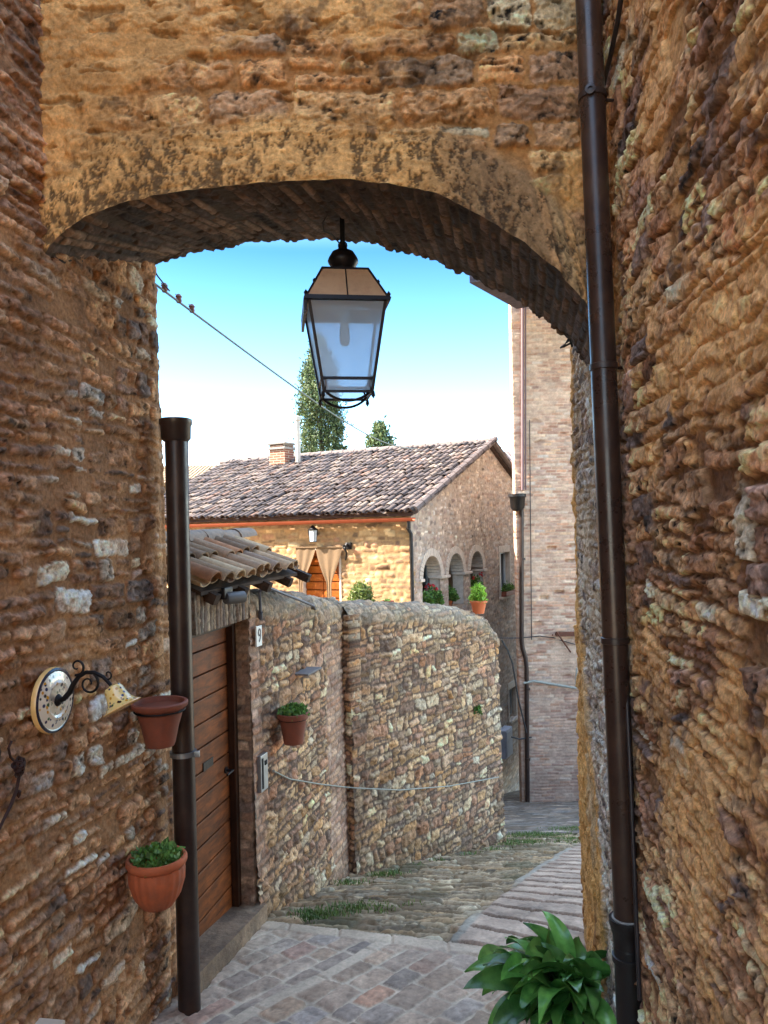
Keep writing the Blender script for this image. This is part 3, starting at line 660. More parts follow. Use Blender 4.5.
# ================================================================== GATE (wooden door in a tiled wall)
dg = V3([.20, 1, 0]); dg /= np.linalg.norm(dg); ng = V3([dg[1], -dg[0], 0])        # along the gate wall, and out to the lane
GC = V3([CA[0], CA[1], 0])
def GP(s, o, z): p = GC+dg*s+ng*o; return (p[0], p[1], z)                           # s along (negative = nearer), o outwards
gate = thing('gateway', 'brick gateway with a wooden plank door under a small curved-tile roof', 'gateway', GP(-.5, -.2, Gz(4.5)))
ZL = zt(252, 618, 4.9); ZS = zt(248, 904, 4.9)
def panel(name, s0, s1, o, z0, z1, step, st, seed, mat, parent, normal=None, frame=None, back=.05, swap=False, rect=None):
    """flat masonry panel in the gate frame: spans s0..s1, or o0..o1 if frame == 'o'"""
    a = np.linspace(s0, s1, int(abs(s1-s0)/step)+2); z = np.linspace(z0, z1, int(abs(z1-z0)/step)+2); U, V = np.meshgrid(a, z, indexing='ij')
    h, m, c = masonry(V, U, st, seed) if swap else masonry(U, V, st, seed)
    if frame == 'o': POS = GC+dg*o+ng*U[..., None]; nrm = -dg
    else: POS = GC+dg*U[..., None]+ng*o; nrm = ng
    POS = POS.copy(); POS[..., 2] = V
    return surf(name, POS, nrm, h, c, mat, parent, back=back)
ST_JB = dict(w=(.13, .26), h=(.055, .062), pal=[(168, 138, 112, 4), (146, 118, 98, 4), (184, 156, 130, 2)], mortar=(140, 118, 100), warp=.006, joint=.006, relief=.008, rough=.005, round=.3, bev=.008, split=0, stagger=.12, bj=.14, big=.004, missing=0)
ST_SD = dict(w=(.24, .30), h=(.038, .046), pal=[(164, 144, 124, 4), (138, 118, 104, 4), (182, 162, 140, 2)], mortar=(96, 80, 70), warp=.004, joint=.006, relief=.01, rough=.006, round=.3, bev=.008, split=0, stagger=.0, bj=.12, big=.004, missing=0)
panel('jamb', -.13, .0, .0, ZS-.3, ZL, .01, ST_JB, 71, M_wall, gate, frame='o')
panel('lintel', -.80, .03, .004, ZL, ZL+.235, .008, ST_SD, 72, M_wall, gate, swap=True, back=.35)
mb = MB(); mb.box(GP(-.40, -.26, (ZL+ZL+.23)/2), (.84, .30, .2), (dg, ng, (0, 0, 1))); mb.box(GP(.15, -.30, -1.5), (.28, .3, 2.6), (dg, ng, (0, 0, 1))); mb.build('wall_core', M_core, gate)
door = None
mb = MB(); nb = 13; z = ZS; hgt = (ZL-ZS)/nb
for k in range(nb):
    mb.box(GP(-.56, -.145, z+hgt*(k+.5)), (1.0, .03, hgt-.008), (dg, ng, (0, 0, 1)), bev=.005)
mb.box(GP(-.56, -.17, (ZS+ZL)/2), (1.0, .02, ZL-ZS), (dg, ng, (0, 0, 1)))
M_door = wood_mat('varnished door wood', srgb(150, 78, 30), srgb(72, 34, 12), 'Y', .55)
door = mb.build('door', M_door, gate)
hx = onplane(208, 764, GP(0, -.13, 0), ng)
mb = MB(); mb.box(V3(hx)+ng*.004, (.14, .006, .05), (dg, ng, (0, 0, 1)), bev=.002); mb.build('letter_slot', M_black, door)
hx2 = V3(onplane(226, 770, GP(0, -.13, 0), ng))
mb = MB(); mb.tube([hx2+ng*.0, hx2+ng*.05, hx2+ng*.05-dg*.09], .008); mb.lathe([(.022, 0), (.022, .008)], hx2, ng, 14); mb.build('handle', M_black, door, smooth=True)
mb = MB()
mb.box(GP(-.035, -.12, (ZS+ZL)/2), (.05, .07, ZL-ZS), (dg, ng, (0, 0, 1)), bev=.004); mb.box(GP(-.5, -.12, ZL-.02), (.9, .07, .04), (dg, ng, (0, 0, 1)), bev=.004)
mb.build('door_frame', wood_mat('dark frame wood', srgb(74, 44, 26), srgb(40, 24, 16), 'Z', .55), gate)
mb = MB()
mb.prism([GP(-.96, .07, ZS-.35), GP(.04, .07, ZS-.35), GP(.04, .07, ZS-.01), GP(-.96, .07, ZS+.12)], -ng*.30)
mb.build('threshold', plain_mat('worn step stone', srgb(146, 118, 92), .85, 0, .4, 11, 1., .02, tint=srgb(92, 72, 56), tscale=3), gate)
# roof
EA = V3(GP(-.79, .07, -.315)); EB = V3([ray(301, 570)[0]*5.55, 5.55, -.30]); EU = (EB-EA); EL = np.linalg.norm(EU); EU /= EL
up = V3([-EU[1], EU[0], 0]); sl_ = R(24); Dr = up*math.cos(sl_)+V3([0, 0, 1])*math.sin(sl_)
PAL_T = [(172, 142, 112, 4), (150, 122, 98, 4), (196, 168, 134, 2), (130, 108, 92, 2), (170, 120, 86, 2)]
tiles('roof_tiles', EA, EU, Dr, int(EL/.155), 2, .155, .27, .074, M_tile, PAL_T, gate, 3, jit=1.5, seg=8)
rdg = EA+Dr*.56
up2 = -up; Dr2 = -up*math.cos(sl_)*-1
tb = MB()
for k in range(7):
    a = rdg+EU*(k*.26-.15)+V3([0, 0, .035+.006*math.sin(k*2.2)])
    for j in range(1):
        n_ = 9; vs = []
        for e in (0, 1):
            for inn in (0, 1):
                for s in range(n_):
                    an = math.pi*s/(n_-1); rr = (.085 if e == 0 else .072)-(.012 if inn else 0)
                    vs.append(a+EU*(.31*e)+up*(-math.cos(an)*rr)+V3([0, 0, 1])*(math.sin(an)*rr*.85+.012*e))
        f = []
        for s in range(n_-1): f += [(s, s+1, 2*n_+s+1, 2*n_+s), (n_+s+1, n_+s, 3*n_+s, 3*n_+s+1), (s+1, s, n_+s, n_+s+1)]
        tb.add(vs, f)
tb.build('ridge_tiles', plain_mat('weathered ridge tile', srgb(140, 120, 104), .9, 0, .3, 20, .4, .006), gate, smooth=True)
# rear slope and boarding
bo = MB(); q0 = EA+V3([0, 0, -.015])+Dr*.03; q1 = EB+V3([0, 0, -.015])+Dr*.03
bo.prism([q0, q1, q1+Dr*.50, q0+Dr*.50], (0, 0, -.02)); Db = up*math.cos(sl_)-V3([0, 0, 1])*math.sin(sl_)
bo.prism([q0+Dr*.5, q1+Dr*.5, q1+Dr*.5+Db*.5, q0+Dr*.5+Db*.5], (0, 0, .03))
for k in range(5): bo.box(EA+EU*(.12+.38*k)+Dr*.2+V3([0, 0, -.055]), (.06, .42, .06), (EU, Dr, np.cross(EU, Dr)))
bo.build('roof_boards', wood_mat('old roof boards', srgb(92, 70, 54), srgb(50, 38, 32), 'Y', .85), gate)

# ================================================================== FAR HOUSE
K = V3([.573, 16.5, 0]); E1 = V3([-.888, .46, 0]); E1 /= np.linalg.norm(E1); E2 = V3([-E1[1]*-1, -E1[0], 0]); E2 = V3([E1[1], -E1[0], 0])
NFc = V3([-E2[0], -E2[1], 0]); NGb = V3([-E1[0], -E1[1], 0])       # outward normals: long front, gable
def HP(s, t, z): p = K+E1*s+E2*t; return V3([p[0], p[1], z])
ZE = .40; HWid = 5.2; ZR = 2.36; LEN = 9.15
house = thing('house', 'low stone house with three small arches in its gable and a purplish tiled roof', 'house', HP(0, 0, -2.15))
PAL_H = [(172, 140, 104, 4), (152, 120, 90, 4), (190, 164, 126, 3), (128, 98, 74, 2), (162, 122, 96, 1)]
ST_HF = dict(fine=0, w=(.16, .42), h=(.09, .2), pal=PAL_H, mortar=(168, 136, 98), warp=.06, wf=2, skew=.25, joint=.02, round=.6, ea=.012, ef=12, relief=.03, rough=.012, nf=6, bev=.04, tilt=.08, big=.02, split=.4,
             bj=.2, cn=.5, res=.02, smear=.3, smear0=.3, smear1=.6)
PAL_G = [(182, 166, 152, 4), (166, 148, 136, 4), (200, 186, 172, 3), (154, 130, 118, 3), (140, 126, 118, 2)]
ST_HG = dict(ST_HF, pal=PAL_G, mortar=(168, 152, 138), w=(.10, .28), h=(.06, .14), relief=.035)
# long front, with a hole for the door
s_ = np.arange(0, LEN+1e-6, .035); z_ = np.arange(-2.3, ZE-.02, .035); U, V = np.meshgrid(s_, z_, indexing='ij')
h, m, c = masonry(U, V, ST_HF, 81)
vh = VN(83); pl = sstep(-.35, -.15, V+.1*vh(U, V))*.35; h = h*(1-pl*.6)+.01*pl; c = c*(1-pl[..., None]*.6)+srgb(150, 122, 88)*pl[..., None]*.6
cr = sstep(.05, .02, np.abs(V-.08)); h = h+.03*cr
DS0, DS1, DZ = 1.80, 2.86, -.40
hole = (U > DS0) & (U < DS1) & (V < DZ); k = ~(hole[:-1, :-1] & hole[1:, 1:])
POS = K+E1*U[..., None]; POS[..., 2] = V
surf('front_wall', POS, NFc, h, c, M_house, house, back=.3, keep=k)
# gable with arches and window
t_ = np.arange(0, 2*HWid+1e-6, .032); z_ = np.arange(-8.8, ZR, .034); U, V = np.meshgrid(t_, z_, indexing='ij')
h, m, c = masonry(U, V, ST_HG, 82)
hb, mb_, cb = masonry(U, V, dict(w=(.24, .3), h=(.07, .085), pal=[(180, 160, 146, 4), (166, 144, 132, 4), (192, 174, 160, 2)], mortar=(172, 156, 142), warp=.01, joint=.008, relief=.01, rough=.006, round=.3, bev=.012, split=0, stagger=.13, bj=.12, big=.01, res=.012), 84)
k = sstep(4.75, 4.95, U+.12*vh(U*0, V*4)); k = np.maximum(k, sstep(-1.0, -.8, V)*0)
k = np.maximum(k, sstep(-.62, -.72, V)*sstep(0, .1, U)); h = h*(1-k)+hb*k; c = c*(1-k[..., None])+cb*k[..., None]
ARC = [(1.10, .54), (2.60, .52), (4.09, .50)]; AZT = -.60; SILL = -1.95
WT0, WT1, WZ0, WZ1 = 5.98, 6.92, -2.02, -.74
hole = np.zeros_like(U, dtype=bool)
for ct, hw in ARC: hole |= (np.abs(U-ct) < hw-.01) & (V > SILL) & ((V < AZT-hw) | ((U-ct)**2+(V-(AZT-hw))**2 < (hw-.01)**2))
hole |= (U > WT0) & (U < WT1) & (V > WZ0) & (V < WZ1)
W2H = (6.55, 7.25, -5.75, -4.85); hole |= (U > W2H[0]) & (U < W2H[1]) & (V > W2H[2]) & (V < W2H[3])
lim = ZE+(ZR-ZE)*(1-np.abs(U-HWid)/HWid)-.06
keep = ~(hole[:-1, :-1] & hole[1:, 1:]) & ~((V > lim+.02)[:-1, :-1])
Vc = np.minimum(V, lim); POS = K+E2*U[..., None]; POS[..., 2] = Vc
surf('gable_wall', POS, NGb, h, c, M_house, house, back=0, keep=keep)
# arch rings, piers, loggia room
M_arch = plain_mat('pale brick ring', srgb(192, 176, 160), .9, 0, .2, 9, .5, .01)
for ct, hw in ARC:
    mb = MB(); n_ = 20
    for i in range(n_):
        a0, a1 = math.pi*i/n_, math.pi*(i+1)/n_-.02
        q = [HP(0, ct-math.cos(a)*r_, AZT-hw+math.sin(a)*r_)+NGb*.03 for a, r_ in ((a0, hw-.02), (a1, hw-.02), (a1, hw+.15), (a0, hw+.15))]
        mb.prism(q, -NGb*.36)
    o = mb.build('arch_ring', M_arch, house)
for t0, t1 in ((.42, .56), (1.64, 2.08), (3.12, 3.59), (4.59, 4.75)):
    mb = MB(); tc = (t0+t1)/2
    mb.box(HP(0, tc, (SILL+AZT-.55)/2)-NGb*.15, (t1-t0-.02, .30, AZT-.55-SILL), (E2, NGb, (0, 0, 1)), bev=.01)
    mb.box(HP(0, tc, AZT-.56)-NGb*.12, (t1-t0+.08, .38, .07), (E2, NGb, (0, 0, 1)), bev=.015)
    mb.build('pier', M_arch, house)
M_log = plain_mat('loggia plaster', srgb(170, 144, 122), .9, 0, .15, 3, .3)
mb = MB(); q = lambda t, d, z: HP(0, t, z)-NGb*d
mb.add([q(.2, .03, SILL), q(4.9, .03, SILL), q(4.9, 1.5, SILL), q(.2, 1.5, SILL), q(.2, .03, -.2), q(4.9, .03, -.2), q(4.9, 1.5, -.2), q(.2, 1.5, -.2)], [(0, 1, 2, 3), (7, 6, 5, 4), (3, 2, 6, 7), (0, 3, 7, 4), (2, 1, 5, 6)])
mb.build('loggia_room', M_log, house)
M_glass = plain_mat('dark window glass', srgb(36, 46, 58), .08, 0, .1, 3, 0, spec=.8)
M_frame = plain_mat('pale painted frame', srgb(196, 204, 210), .5, 0, .05, 20, 0)
for ct, hw in ARC:
    fo = MB(); tc = ct-.05; d = 1.42
    for dt in (-.44, -.02, .40): fo.box(q(tc+dt, d, -1.25), (.06, .05, 1.4), (E2, NGb, (0, 0, 1)))
    fo.box(q(tc-.02, d, -.58), (.90, .05, .06), (E2, NGb, (0, 0, 1)))
    wd = fo.build('window', M_frame, house)
    g_ = MB(); g_.box(q(tc-.02, d+.03, -1.25), (.86, .01, 1.4), (E2, NGb, (0, 0, 1))); g_.build('pane', M_glass, wd)
# window of the gable
def wall_window(t0, t1, z0, z1, curtain):
    fo = MB(); tc = (t0+t1)/2; zc_ = (z0+z1)/2; dd = .14
    for tt in (t0+.03, tc, t1-.03): fo.box(q(tt, dd, zc_), (.05, .05, z1-z0), (E2, NGb, (0, 0, 1)))
    for z in (z0+.03, z1-.03): fo.box(q(tc, dd, z), (t1-t0, .052, .05), (E2, NGb, (0, 0, 1)))
    o = fo.build('window', M_frame, house)
    g_ = MB(); g_.box(q(tc, dd+.03, zc_), (t1-t0, .01, z1-z0), (E2, NGb, (0, 0, 1))); g_.build('pane', M_glass, o)
    if curtain:
        cu = MB(); n_ = 12; w_ = (t1-t0)*.42
        vs = [q(t0+.05+w_*i/n_, dd+.0+.012*math.sin(i*1.7)-.02, z) for z in (z0+.1, z1-.06) for i in range(n_+1)]
        cu.add(vs, [(i, i+1, n_+2+i, n_+1+i) for i in range(n_)]); cu.build('curtain', plain_mat('white lace', srgb(208, 216, 226), .9, 0, .08, 20, 0), o)
    r_ = MB()
    for tt in (t0-.02, t1+.02): r_.box(q(tt, .1, zc_), (.06, .26, z1-z0+.04), (E2, NGb, (0, 0, 1)))
    r_.box(q(tc, .06, z0-.04), (t1-t0+.16, .34, .07), (E2, NGb, (0, 0, 1)), bev=.01)
    r_.box(q(tc, .085, z1+.10), (t1-t0+.1, .21, .2), (E2, NGb, (0, 0, 1)), bev=.01); r_.build('surround', M_arch, o)
wall_window(WT0, WT1, WZ0, WZ1, True); wall_window(*W2H, False)
# tie line of dark joints + eaves cornice on the front
mb = MB(); mb.box(HP(LEN/2, -.04, ZE-.05), (LEN, .12, .08), (E1, E2, (0, 0, 1)), bev=.01); mb.box(HP(LEN/2, -.02, ZE-.16), (LEN, .07, .05), (E1, E2, (0, 0, 1)), bev=.01)
mb.build('cornice', plain_mat('ochre cornice', srgb(130, 102, 74), .9, 0, .2, 6, .3), house)
# roof
dn = E2*-HWid; slope = math.atan2(ZR-ZE, HWid)
PAL_RF = [(106, 92, 85, 4), (90, 79, 75, 4), (122, 107, 96, 3), (76, 67, 64, 3), (112, 88, 76, 1.2)]
Dv = V3([E2[0]*math.cos(slope), E2[1]*math.cos(slope), math.sin(slope)]); oh = .22
O_ = HP(-.18, 0, ZE)-Dv*oh+V3([0, 0, .03])
tiles('roof_tiles', O_, E1, Dv, 55, 16, .170, .36, .082, M_tilef, PAL_RF, house, 5, seg=4, thick=.02, jit=2.4)
mb = MB(); Db = V3([-Dv[0], -Dv[1], Dv[2]])
a0 = HP(-.12, 0, ZE)-Dv*(oh-.1)-V3([0, 0, .06]); a1 = a0+E1*(LEN+.2); r0 = a0+Dv*(HWid/math.cos(slope)+oh-.1); r1 = r0+E1*(LEN+.2)
mb.prism([a0, a1, r1, r0], (0, 0, .07)); Dd = V3([Dv[0], Dv[1], -Dv[2]])
mb.prism([r0, r1, r1+Dd*6.0, r0+Dd*6.0], (0, 0, .08))
mb.build('roof_deck', wood_mat('weathered eaves wood', srgb(104, 84, 72), srgb(60, 48, 44), 'X', .9), house)
tiles('rear_roof_tiles', r0+Dd*5.9+V3([0, 0, .08])-E1*.05, E1, -Dd, 55, 14, .170, .42, .082, M_tilef, PAL_RF, house, 6, seg=3, thick=.02, jit=2.)
mb = MB()
for k in range(24):
    a = r0+E1*(k*.40)+V3([0, 0, .11]); mb.tube([a, a+E1*.44], [.115, .10], 8)
mb.build('ridge_tiles', plain_mat('far ridge tile', srgb(112, 98, 92), .9, 0, .3, 5, .3), house, smooth=True)
mb = MB()
for kx in (0, 1):                                                     # verge tiles along the rake
    DD = Dv if kx == 0 else V3([-Dd[0], -Dd[1], -Dd[2]])
    st0 = a0 if kx == 0 else r0+Dd*6.0
    for k in range(14):
        a = st0+DD*(k*.42)-E1*.04+V3([0, 0, .12]); mb.tube([a, a+DD*.46], [.10, .085], 8)
mb.build('verge_tiles', plain_mat('verge tile', srgb(100, 86, 80), .9, 0, .3, 5, .3), house, smooth=True)
# copper gutter and downpipe
M_cop = plain_mat('copper gutter', srgb(140, 68, 42), .45, .5, .15, 6, .1)
gp0 = HP(-.2, 0, ZE-.06)-Dv*(oh+.02); mb = MB(); n_ = 8; vs = []
for e in (0, 1):
    for inn in (0, 1):
        for i in range(n_+1):
            a = math.pi*i/n_; rr = .085-.01*inn; p = gp0+E1*(LEN+.3)*e-E2*math.cos(a)*rr+V3([0, 0, -math.sin(a)*rr]); vs.append(p)
n2_ = n_+1
for i in range(n_): mb.f += []
mb.add(vs, [(i, i+1, 2*n2_+i+1, 2*n2_+i) for i in range(n_)]+[(n2_+i+1, n2_+i, 3*n2_+i, 3*n2_+i+1) for i in range(n_)]+[(0, 2*n2_, 3*n2_, n2_), (n_, n2_+n_, 3*n2_+n_, 2*n2_+n_)]+[(i+1, i, n2_+i, n2_+i+1) for i in range(n_)])
gut = mb.build('gutter', M_cop, house)
mb = MB(); c0 = gp0+E1*.12+V3([0, 0, -.07]); c1 = HP(-.02, -.07, ZE-.5)
mb.tube([c0, c0-V3([0, 0, .14]), HP(.0, -.12, ZE-.36), HP(-.05, -.06, ZE-.5), HP(-.05, -.06, -2.15)], .042, 10); mb.build('downpipe', M_brown2, house, smooth=True)
# door with curtains
dn_ = MB(); nb = 9; zt_ = DZ-.01; zb_ = -2.15; hh_ = (zt_-zb_)/nb
for k in range(nb):
    for a, b in ((DS0+.04, (DS0+DS1)/2-.01), ((DS0+DS1)/2+.01, DS1-.04)):
        dn_.box(HP((a+b)/2, .12, zb_+hh_*(k+.5)), (b-a, .04, hh_-.03), (E1, E2, (0, 0, 1)), bev=.008)
dn_.box(HP((DS0+DS1)/2, .16, (zt_+zb_)/2), (DS1-DS0, .03, zt_-zb_), (E1, E2, (0, 0, 1)))
dr = dn_.build('door', wood_mat('orange varnished boards', srgb(184, 104, 38), srgb(150, 74, 26), 'X', .45, 6), house)
mb = MB()
for s in (DS0, DS1): mb.box(HP(s, .09, (zt_+zb_)/2), (.05, .24, zt_-zb_), (E1, E2, (0, 0, 1)))
mb.box(HP((DS0+DS1)/2, .09, zt_+.0), (1.1, .24, .05), (E1, E2, (0, 0, 1))); mb.build('door_surround', M_arch, dr)
cu = MB(); M_cur = plain_mat('brown door curtain', srgb(112, 88, 62), .95, 0, .15, 14, .3)
ss0, ss1 = DS0-.10, DS1+.12; mid = ss0+(ss1-ss0)*.40
def drape(top0, top1, knot, zk, zbot, seed):
    n_ = 26; rows = 22; vs = []
    for j in range(rows+1):
        f = j/rows; z = (DZ+.02)*(1-f)+zbot*f
        g = min(1, max(0, ((DZ+.02)-z)/((DZ+.02)-zk))); g = g**1.3
        for i in range(n_+1):
            a = i/n_; s = (top0*(1-a)+top1*a)*(1-g)+(knot+(a-.5)*.13)*g
            vs.append(HP(s, -.075-.007*math.sin(a*15+seed)*(1-.3*g)-.02*math.sin(math.pi*g), z))
    w_ = n_+1
    cu.add(vs, [(j*w_+i, j*w_+i+1, (j+1)*w_+i+1, (j+1)*w_+i) for j in range(rows) for i in range(n_)])
drape(ss0, ss0+(ss1-ss0)*.56, ss0+.37, -1.20, -2.12, 0); drape(ss0+(ss1-ss0)*.56, ss1, ss1-.12, -1.20, -2.12, 2)
cu.tube([HP(ss0-.05, -.09, DZ+.03), HP(ss1+.05, -.09, DZ+.03)], .014, 8)
co_ = cu.build('curtain', M_cur, None, smooth=True, label='brown fabric curtain gathered in two drapes over the orange house door', cat='curtain')
# lantern above the door and bracket light beside it
def house_lamp(s, z, label, k=1.0):
    t = thing('wall_lantern', label, 'lantern', HP(s, -.05, z))
    mb = MB(); mb.box(HP(s, -.03, z+.02), (.08, .05, .16), (E1, E2, (0, 0, 1)), bev=.01); mb.tube([HP(s, -.03, z+.06), HP(s, -.12, z+.14), HP(s, -.16, z+.10)], .012, 8); mb.build('bracket', M_iron, t)
    mb = MB(); mb.box(HP(s, -.16, z+.08), (.17, .17, .03), (E1, E2, (0, 0, 1))); mb.lathe([(.10, 0), (.03, .08), (.0, .1)], HP(s, -.16, z+.09), n=8); mb.box(HP(s, -.16, z-.20), (.12, .12, .02), (E1, E2, (0, 0, 1)))
    for a in (-1, 1):
        for b in (-1, 1): mb.tube([HP(s+a*.075, -.16+b*.075, z+.07), HP(s+a*.055, -.16+b*.055, z-.2)], .008, 6)
    mb.build('cage', M_iron, t)
    mb = MB(); mb.box(HP(s, -.16, z-.065), (.12, .12, .26), (E1, E2, (0, 0, 1)), taper=1.2); mb.build('glass', M_frame, t)
ls = lambda px: None
def on_front(px, py, off=0.): return V3(onplane(px, py, K, NFc, off))
p = on_front(317, 533); s_l = float(np.dot(p-K, E1)); house_lamp(s_l, p[2]-.0, 'small lantern fixed above the curtained orange door of the house')
p = on_front(346, 546, .0); q0_ = on_front(346, 545, .12)
fx = MB(); pts = [on_front(349, 547, .02), on_front(347, 544, .12), on_front(345, 548, .16), on_front(347, 553, .12), on_front(346, 560, .02)]
fx.tube(pts, [.03, .035, .03, .022, .02], 8); fx.box(on_front(349, 546, .03), (.16, .06, .16), (E1, E2, (0, 0, 1)), bev=.02); fx.tube([on_front(345, 545, .14), on_front(344, 549, .15)], [.05, .03], 10)
fx.build('iron_bracket', M_iron, None, smooth=True, label='black curled iron bracket on the ochre house front right of the door', cat='bracket')
# chimney and flue on the ridge
def on_roof(px, py): n = np.cross(E1, Dv); return V3(onplane(px, py, HP(0, 0, ZE), n))
cp = HP(0, 0, 0); a_, b_ = ray(282, 452); dist_ = 23.4; cc = V3([a_*dist_, dist_, 0])
ch = thing('chimney', 'square brick chimney with a flat slab cap rising from the house ridge', 'chimney', (cc[0], cc[1], 1.7))
ORGc = ORG[ch]
t_ = np.linspace(0, 1, 2)
mb = MB(); mb.box((cc[0], cc[1], 1.95), (.58, .5, 1.5), (E1, E2, (0, 0, 1)), bev=.01)
o = mb.build('stack', M_arch, ch); ch_m = None
bm_m, n_, b__ = new_mat('chimney brick'); bt_ = n_.nodes.new('ShaderNodeTexBrick'); bt_.inputs['Scale'].default_value = 1.; bt_.inputs['Brick Width'].default_value = .24; bt_.inputs['Row Height'].default_value = .075
bt_.inputs['Mortar Size'].default_value = .01; bt_.inputs['Color1'].default_value = tuple(srgb(150, 92, 64))+(1,); bt_.inputs['Color2'].default_value = tuple(srgb(130, 76, 54))+(1,); bt_.inputs['Mortar'].default_value = tuple(srgb(170, 150, 130))+(1,)
mp_ = n_.nodes.new('ShaderNodeMapping'); mp_.inputs['Rotation'].default_value = (R(90), 0, 0); n_.links.new(_coord(n_), mp_.inputs[0]); n_.links.new(mp_.outputs[0], bt_.inputs[0]); n_.links.new(bt_.outputs[0], b__.inputs['Base Color']); b__.inputs['Roughness'].default_value = .9
o.data.materials[0] = bm_m
mb = MB(); mb.box((cc[0], cc[1], 2.60), (.66, .6, .07), (E1, E2, (0, 0, 1)), bev=.01)
for a in (-1, 1): mb.box(V3([cc[0], cc[1], 2.68])+E1*a*.26, (.06, .5, .1), (E1, E2, (0, 0, 1)))
mb.box((cc[0], cc[1], 2.75), (.70, .62, .06), (E1, E2, (0, 0, 1)), bev=.015); mb.build('cap', M_cement, ch)
mb = MB(); pf = V3([ray(298, 430)[0]*23.0, 23.0, 0]); mb.tube([(pf[0], pf[1], 1.9), (pf[0], pf[1], 3.45)], .075, 12); mb.lathe([(.10, 0), (.10, .1), (.06, .14)], (pf[0], pf[1], 3.42), n=12)
mb.build('flue_pipe', plain_mat('pale flue', srgb(196, 186, 168), .7, 0, .15, 5, .1), None, smooth=True, label='slim pale flue pipe standing on the roof right beside the brick chimney', cat='flue pipe')

# roofs of buildings behind
def back_building(name, c0, c1, y0, y1, zb, ze, zr, mat_w, mat_r, label, cat='house'):
    t = thing(name, label, cat, ((c0+c1)/2, (y0+y1)/2, zb)); ym = (y0+y1)/2
    mb = MB(); mb.prism([(c0, y0, zb), (c1, y0, zb), (c1, y1, zb), (c0, y1, zb)], (0, 0, ze-zb)); mb.build('wall', mat_w, t)
    if zr:
        mb = MB(); o_ = .3
        mb.prism([(c0-o_, y0-o_, ze), (c0-o_, ym, zr), (c0-o_, y1+o_, ze), (c0-o_, y1+o_, ze+.12), (c0-o_, ym, zr+.14), (c0-o_, y0-o_, ze+.12)], (c1-c0+2*o_, 0, 0)); mb.build('roof', mat_r, t)
    return t
def wave_tile_mat(name, c1, c2, sc=14):
    m, n, b = new_mat(name); co = _coord(n); wv = n.nodes.new('ShaderNodeTexWave'); wv.inputs['Scale'].default_value = sc/6.283; wv.bands_direction = 'X'; wv.inputs['Distortion'].default_value = .6
    n.links.new(co, wv.inputs[0]); t = _noise(n, 5, 6, .7, co); r = _ramp(n, t.outputs[0], [(.3, tuple(c1)), (.7, tuple(c2))])
    n.links.new(r.outputs[0], b.inputs['Base Color']); b.inputs['Roughness'].default_value = .9
    bp = n.nodes.new('ShaderNodeBump'); bp.inputs['Distance'].default_value = .08; n.links.new(wv.outputs[0], bp.inputs['Height']); n.links.new(bp.outputs[0], b.inputs['Normal']); return m
back_building('house', -11.6, -5.2, 27, 33, -3, 1.75, 2.62, M_core, wave_tile_mat('ochre tiles', srgb(150, 122, 86), srgb(124, 96, 68)), 'distant house showing only its sunlit ochre tiled roof at the left')
back_building('house', 5.0, 9.5, 31, 37, -6, 2.3, 3.3, M_core, wave_tile_mat('brown tiles', srgb(150, 116, 100), srgb(116, 90, 84)), 'distant brown roofed house squeezed between the gable and the brick tower')

# ================================================================== BRICK TOWER
TY = 17.0; tower = None
tx0 = ray(516, 520)[0]*TY
tower = thing('brick_tower', 'tall narrow pinkish brick building closing the lane beyond the arch', 'building', (tx0, TY, Gz(TY)))
x_ = np.arange(tx0, tx0+4.2, .022); z_ = np.arange(-6.6, 5.32, .018); U, V = np.meshgrid(x_, z_, indexing='ij')
ST_T = dict(fine=.1, w=(.22, .28), h=(.062, .074), pal=[(206, 166, 140, 4), (192, 150, 126, 4), (216, 184, 158, 2.5), (178, 134, 112, 2)], mortar=(200, 168, 144), warp=.012, wf=2, joint=.008, relief=.008, rough=.006, nf=6, round=.3, bev=.012,
            split=0, stagger=.13, bj=.06, big=.02, res=.01, smear=.75, smear0=-.1, smear1=.4, smearh=.005, cn=.25)
h, m, c = masonry(U, V, ST_T, 91); vt = VN(92)
er = sstep(.05, .3, vt.fbm(U*1.4+3, V*.9, 4)+.3*sstep(.9, .2, np.abs(V+3.3))-.1); ro = sstep(.1, .3, vt.fbm(U*2.4, V*10, 3))*er
h = h-.035*ro; c = c*(1-.5*ro[..., None])+srgb(140, 96, 76)*.5*ro[..., None]
dm = sstep(-2.5, -6, V+.8*vt.fbm(U, V, 3)); c = c*(1-.4*dm[..., None])+srgb(128, 108, 100)*.4*dm[..., None]
for (hx_, hz_) in ((.95, -.8), (1.15, -1.25), (.7, -1.5), (.35, -1.62), (1.05, -.45), (.55, -.5), (.72, -2.45)):
    hm = sstep(.12, .08, np.abs(U-tx0-hx_-.25))*sstep(.05, .03, np.abs(V-hz_)); h = h-.08*hm
POS = np.stack([U, np.full_like(U, TY), V], -1)
surf('front_wall', POS, (0, -1, 0), h, c, M_tower, tower, back=.3)
mb = MB(); mb.prism([(tx0+.02, TY+.2, -7), (tx0+4.2, TY+.2, -7), (tx0+4.2, TY+7, -7), (tx0+3.3, TY+7, -7)], (0, 0, 12.3)); mb.build('side_walls', plain_mat('side brick', srgb(136, 124, 114), .9, 0, .2, 6, .4), tower)
mb = MB(); e0 = V3(P(517, 309, 16.75)); e1_ = V3(P(470, 283, 14.7)); e1_[2] = e0[2]+.02*0+ (V3(P(470, 283, 14.7))[2]-e0[2])
mb.prism([e0, e1_, (e1_[0]+6, e1_[1], e1_[2]+1.0), (e0[0]+6, e0[1]+.2, e0[2]+1.0)], (0, 0, .14)); mb.build('roof_overhang', wood_mat('grey eaves', srgb(96, 84, 88), srgb(64, 56, 62), 'X', .9), tower)
